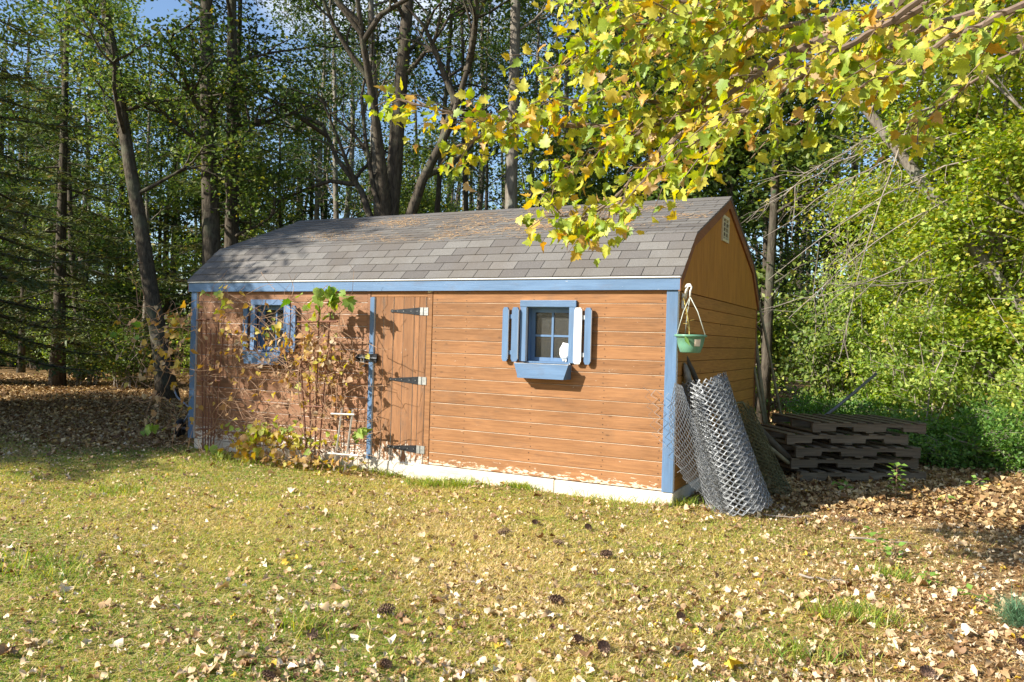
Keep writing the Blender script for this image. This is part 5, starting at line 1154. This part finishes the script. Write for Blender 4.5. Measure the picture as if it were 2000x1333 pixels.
# seedlings on the ground
def seedling(px, py, Ht, nl, ls, label, mat='leaf_under', seed=0, cat='plant', name='seedling'):
    r = np.random.default_rng(seed); p = gp(px, py); root = empty(name, (p[0], p[1], float(hgt(p[0], p[1])))); tag(root, label, cat)
    mb = MB(); pts = np.array([(0, 0, -.02), (r.normal()*.02, r.normal()*.02, Ht*.5), (r.normal()*.03, r.normal()*.03, Ht)]); mb.tube(pts, [.005, .004, .002], 5); LPs = []; LHs = []
    for i in range(nl):
        t = .25+.75*(i+.5)/nl; c = np.array([np.interp(t*2, [0, 1, 2], pts[:, k]) for k in range(3)]); a = i*2.4; h = np.array([math.cos(a), math.sin(a), .25]); q = c+h*ls*.45; mb.tube([c, q], [.002, .0015], 3); LPs.append(q); LHs.append(h)
    mb.build('stem', M['vine_stem'], root)
    for i in range(nl):
        V, Fc = leaf_arrays(np.array([LPs[i]]), [ls*r.uniform(.7, 1.2)], r, T_oval(.36, .1), spread=.3, heading=np.array([LHs[i]]), hspread=.2); link('leaf', npmesh('leaf', V, Fc, M[mat], np.full(4, r.uniform(.5, 1))), root)
M['seed_leaf'] = leafmat('seedling leaf', [(0, (.12, .26, .04)), (1, (.26, .42, .08))], .35)
seedling(1748, 976, .36, 22, .075, 'tallest green seedling, standing in front of the pallets at the shade edge', 'seed_leaf', 1)
seedling(1712, 1082, .22, 18, .07, 'leafy green seedling on the sunlit litter below the pallets', 'seed_leaf', 2)
seedling(1738, 1092, .16, 12, .06, 'small seedling touching the right side of the leafy one below the pallets', 'seed_leaf', 3)
seedling(1905, 958, .12, 10, .08, 'low green sprig on the litter right of the pallets', 'seed_leaf', 4)
seedling(1850, 985, .07, 6, .07, 'tiny green sprout between two sprigs right of the pallets', 'seed_leaf', 5)
seedling(1918, 1185, .09, 8, .07, 'green sprout just above the blue green pine seedling', 'seed_leaf', 6)
seedling(1812, 1140, .08, 8, .06, 'flat bright sprout on the litter left of the right edge', 'seed_leaf', 7)
seedling(1650, 960, .10, 7, .08, 'dim green sprout in the shade in front of the pallets', 'seed_leaf', 8)
seedling(885, 935, .22, 8, .05, 'thin weed with small leaves growing up the white foundation timber', 'seed_leaf', 9)
p = gp(1985, 1225); root = empty('pine_seedling', (p[0], p[1], float(hgt(p[0], p[1])))); tag(root, 'bushy blue green pine seedling at the lower right edge', 'plant')
n = 900; az = rg.uniform(0, 6.283, n); e = rg.uniform(-.1, 1.3, n); c = np.stack([rg.normal(size=n)*.035, rg.normal(size=n)*.035, rg.uniform(.01, .12, n)], 1)
T = np.stack([np.cos(az), np.sin(az), e], 1); T /= np.linalg.norm(T, axis=1)[:, None]; B = np.stack([-np.sin(az), np.cos(az), 0*az], 1)*.0016; tip = c+T*rg.uniform(.08, .17, n)[:, None]+np.array([0, 0, -.01])
V = np.stack([c-B, c+B, tip], 1).reshape(-1, 3); link('needles', npmesh('needles', V, np.arange(3*n).reshape(-1, 3), leafmat('young pine needle', [(0, (.09, .20, .10)), (1, (.20, .34, .18))], .2), np.repeat(rg.random(n), 3)), root)['kind'] = 'stuff'
m = MB(); m.tube([(0, 0, -.02), (0, .01, .14)], [.006, .003], 5); m.build('stem', M['vine_stem'], root)
# dry twigs lying about
for px, py, ln, a, lab in ((1490, 1010, .45, .3, 'thin stick on the ground right of the chain link roll'), (1660, 1050, .5, .15, 'pale dead branch lying in front of the pallets'), (1560, 1138, .3, .1, 'short pale stick on the lawn below the pallets'), (480, 905, .7, 2.9, 'bleached dead branch at the foot of the vine')):
    p = gp(px, py); z = float(hgt(p[0], p[1]))+.02; d_ = np.array([math.cos(a), math.sin(a), 0]); P = [p*[1, 1, 0]+[0, 0, z]+d_*ln*t+np.array([0, rg.normal()*.015, abs(rg.normal())*.01]) for t in np.linspace(0, 1, 6)]
    m = MB(); m.tube(P, list(np.linspace(.009, .003, 6)), 5)
    for k in (2, 3): m.tube([P[k], P[k]+d_*.1+np.array([rg.normal()*.05, rg.normal()*.05, .03])], [.004, .002], 4)
    o = m.build('fallen_twig', M['twig'], None, True); tag(o, lab, 'twig')
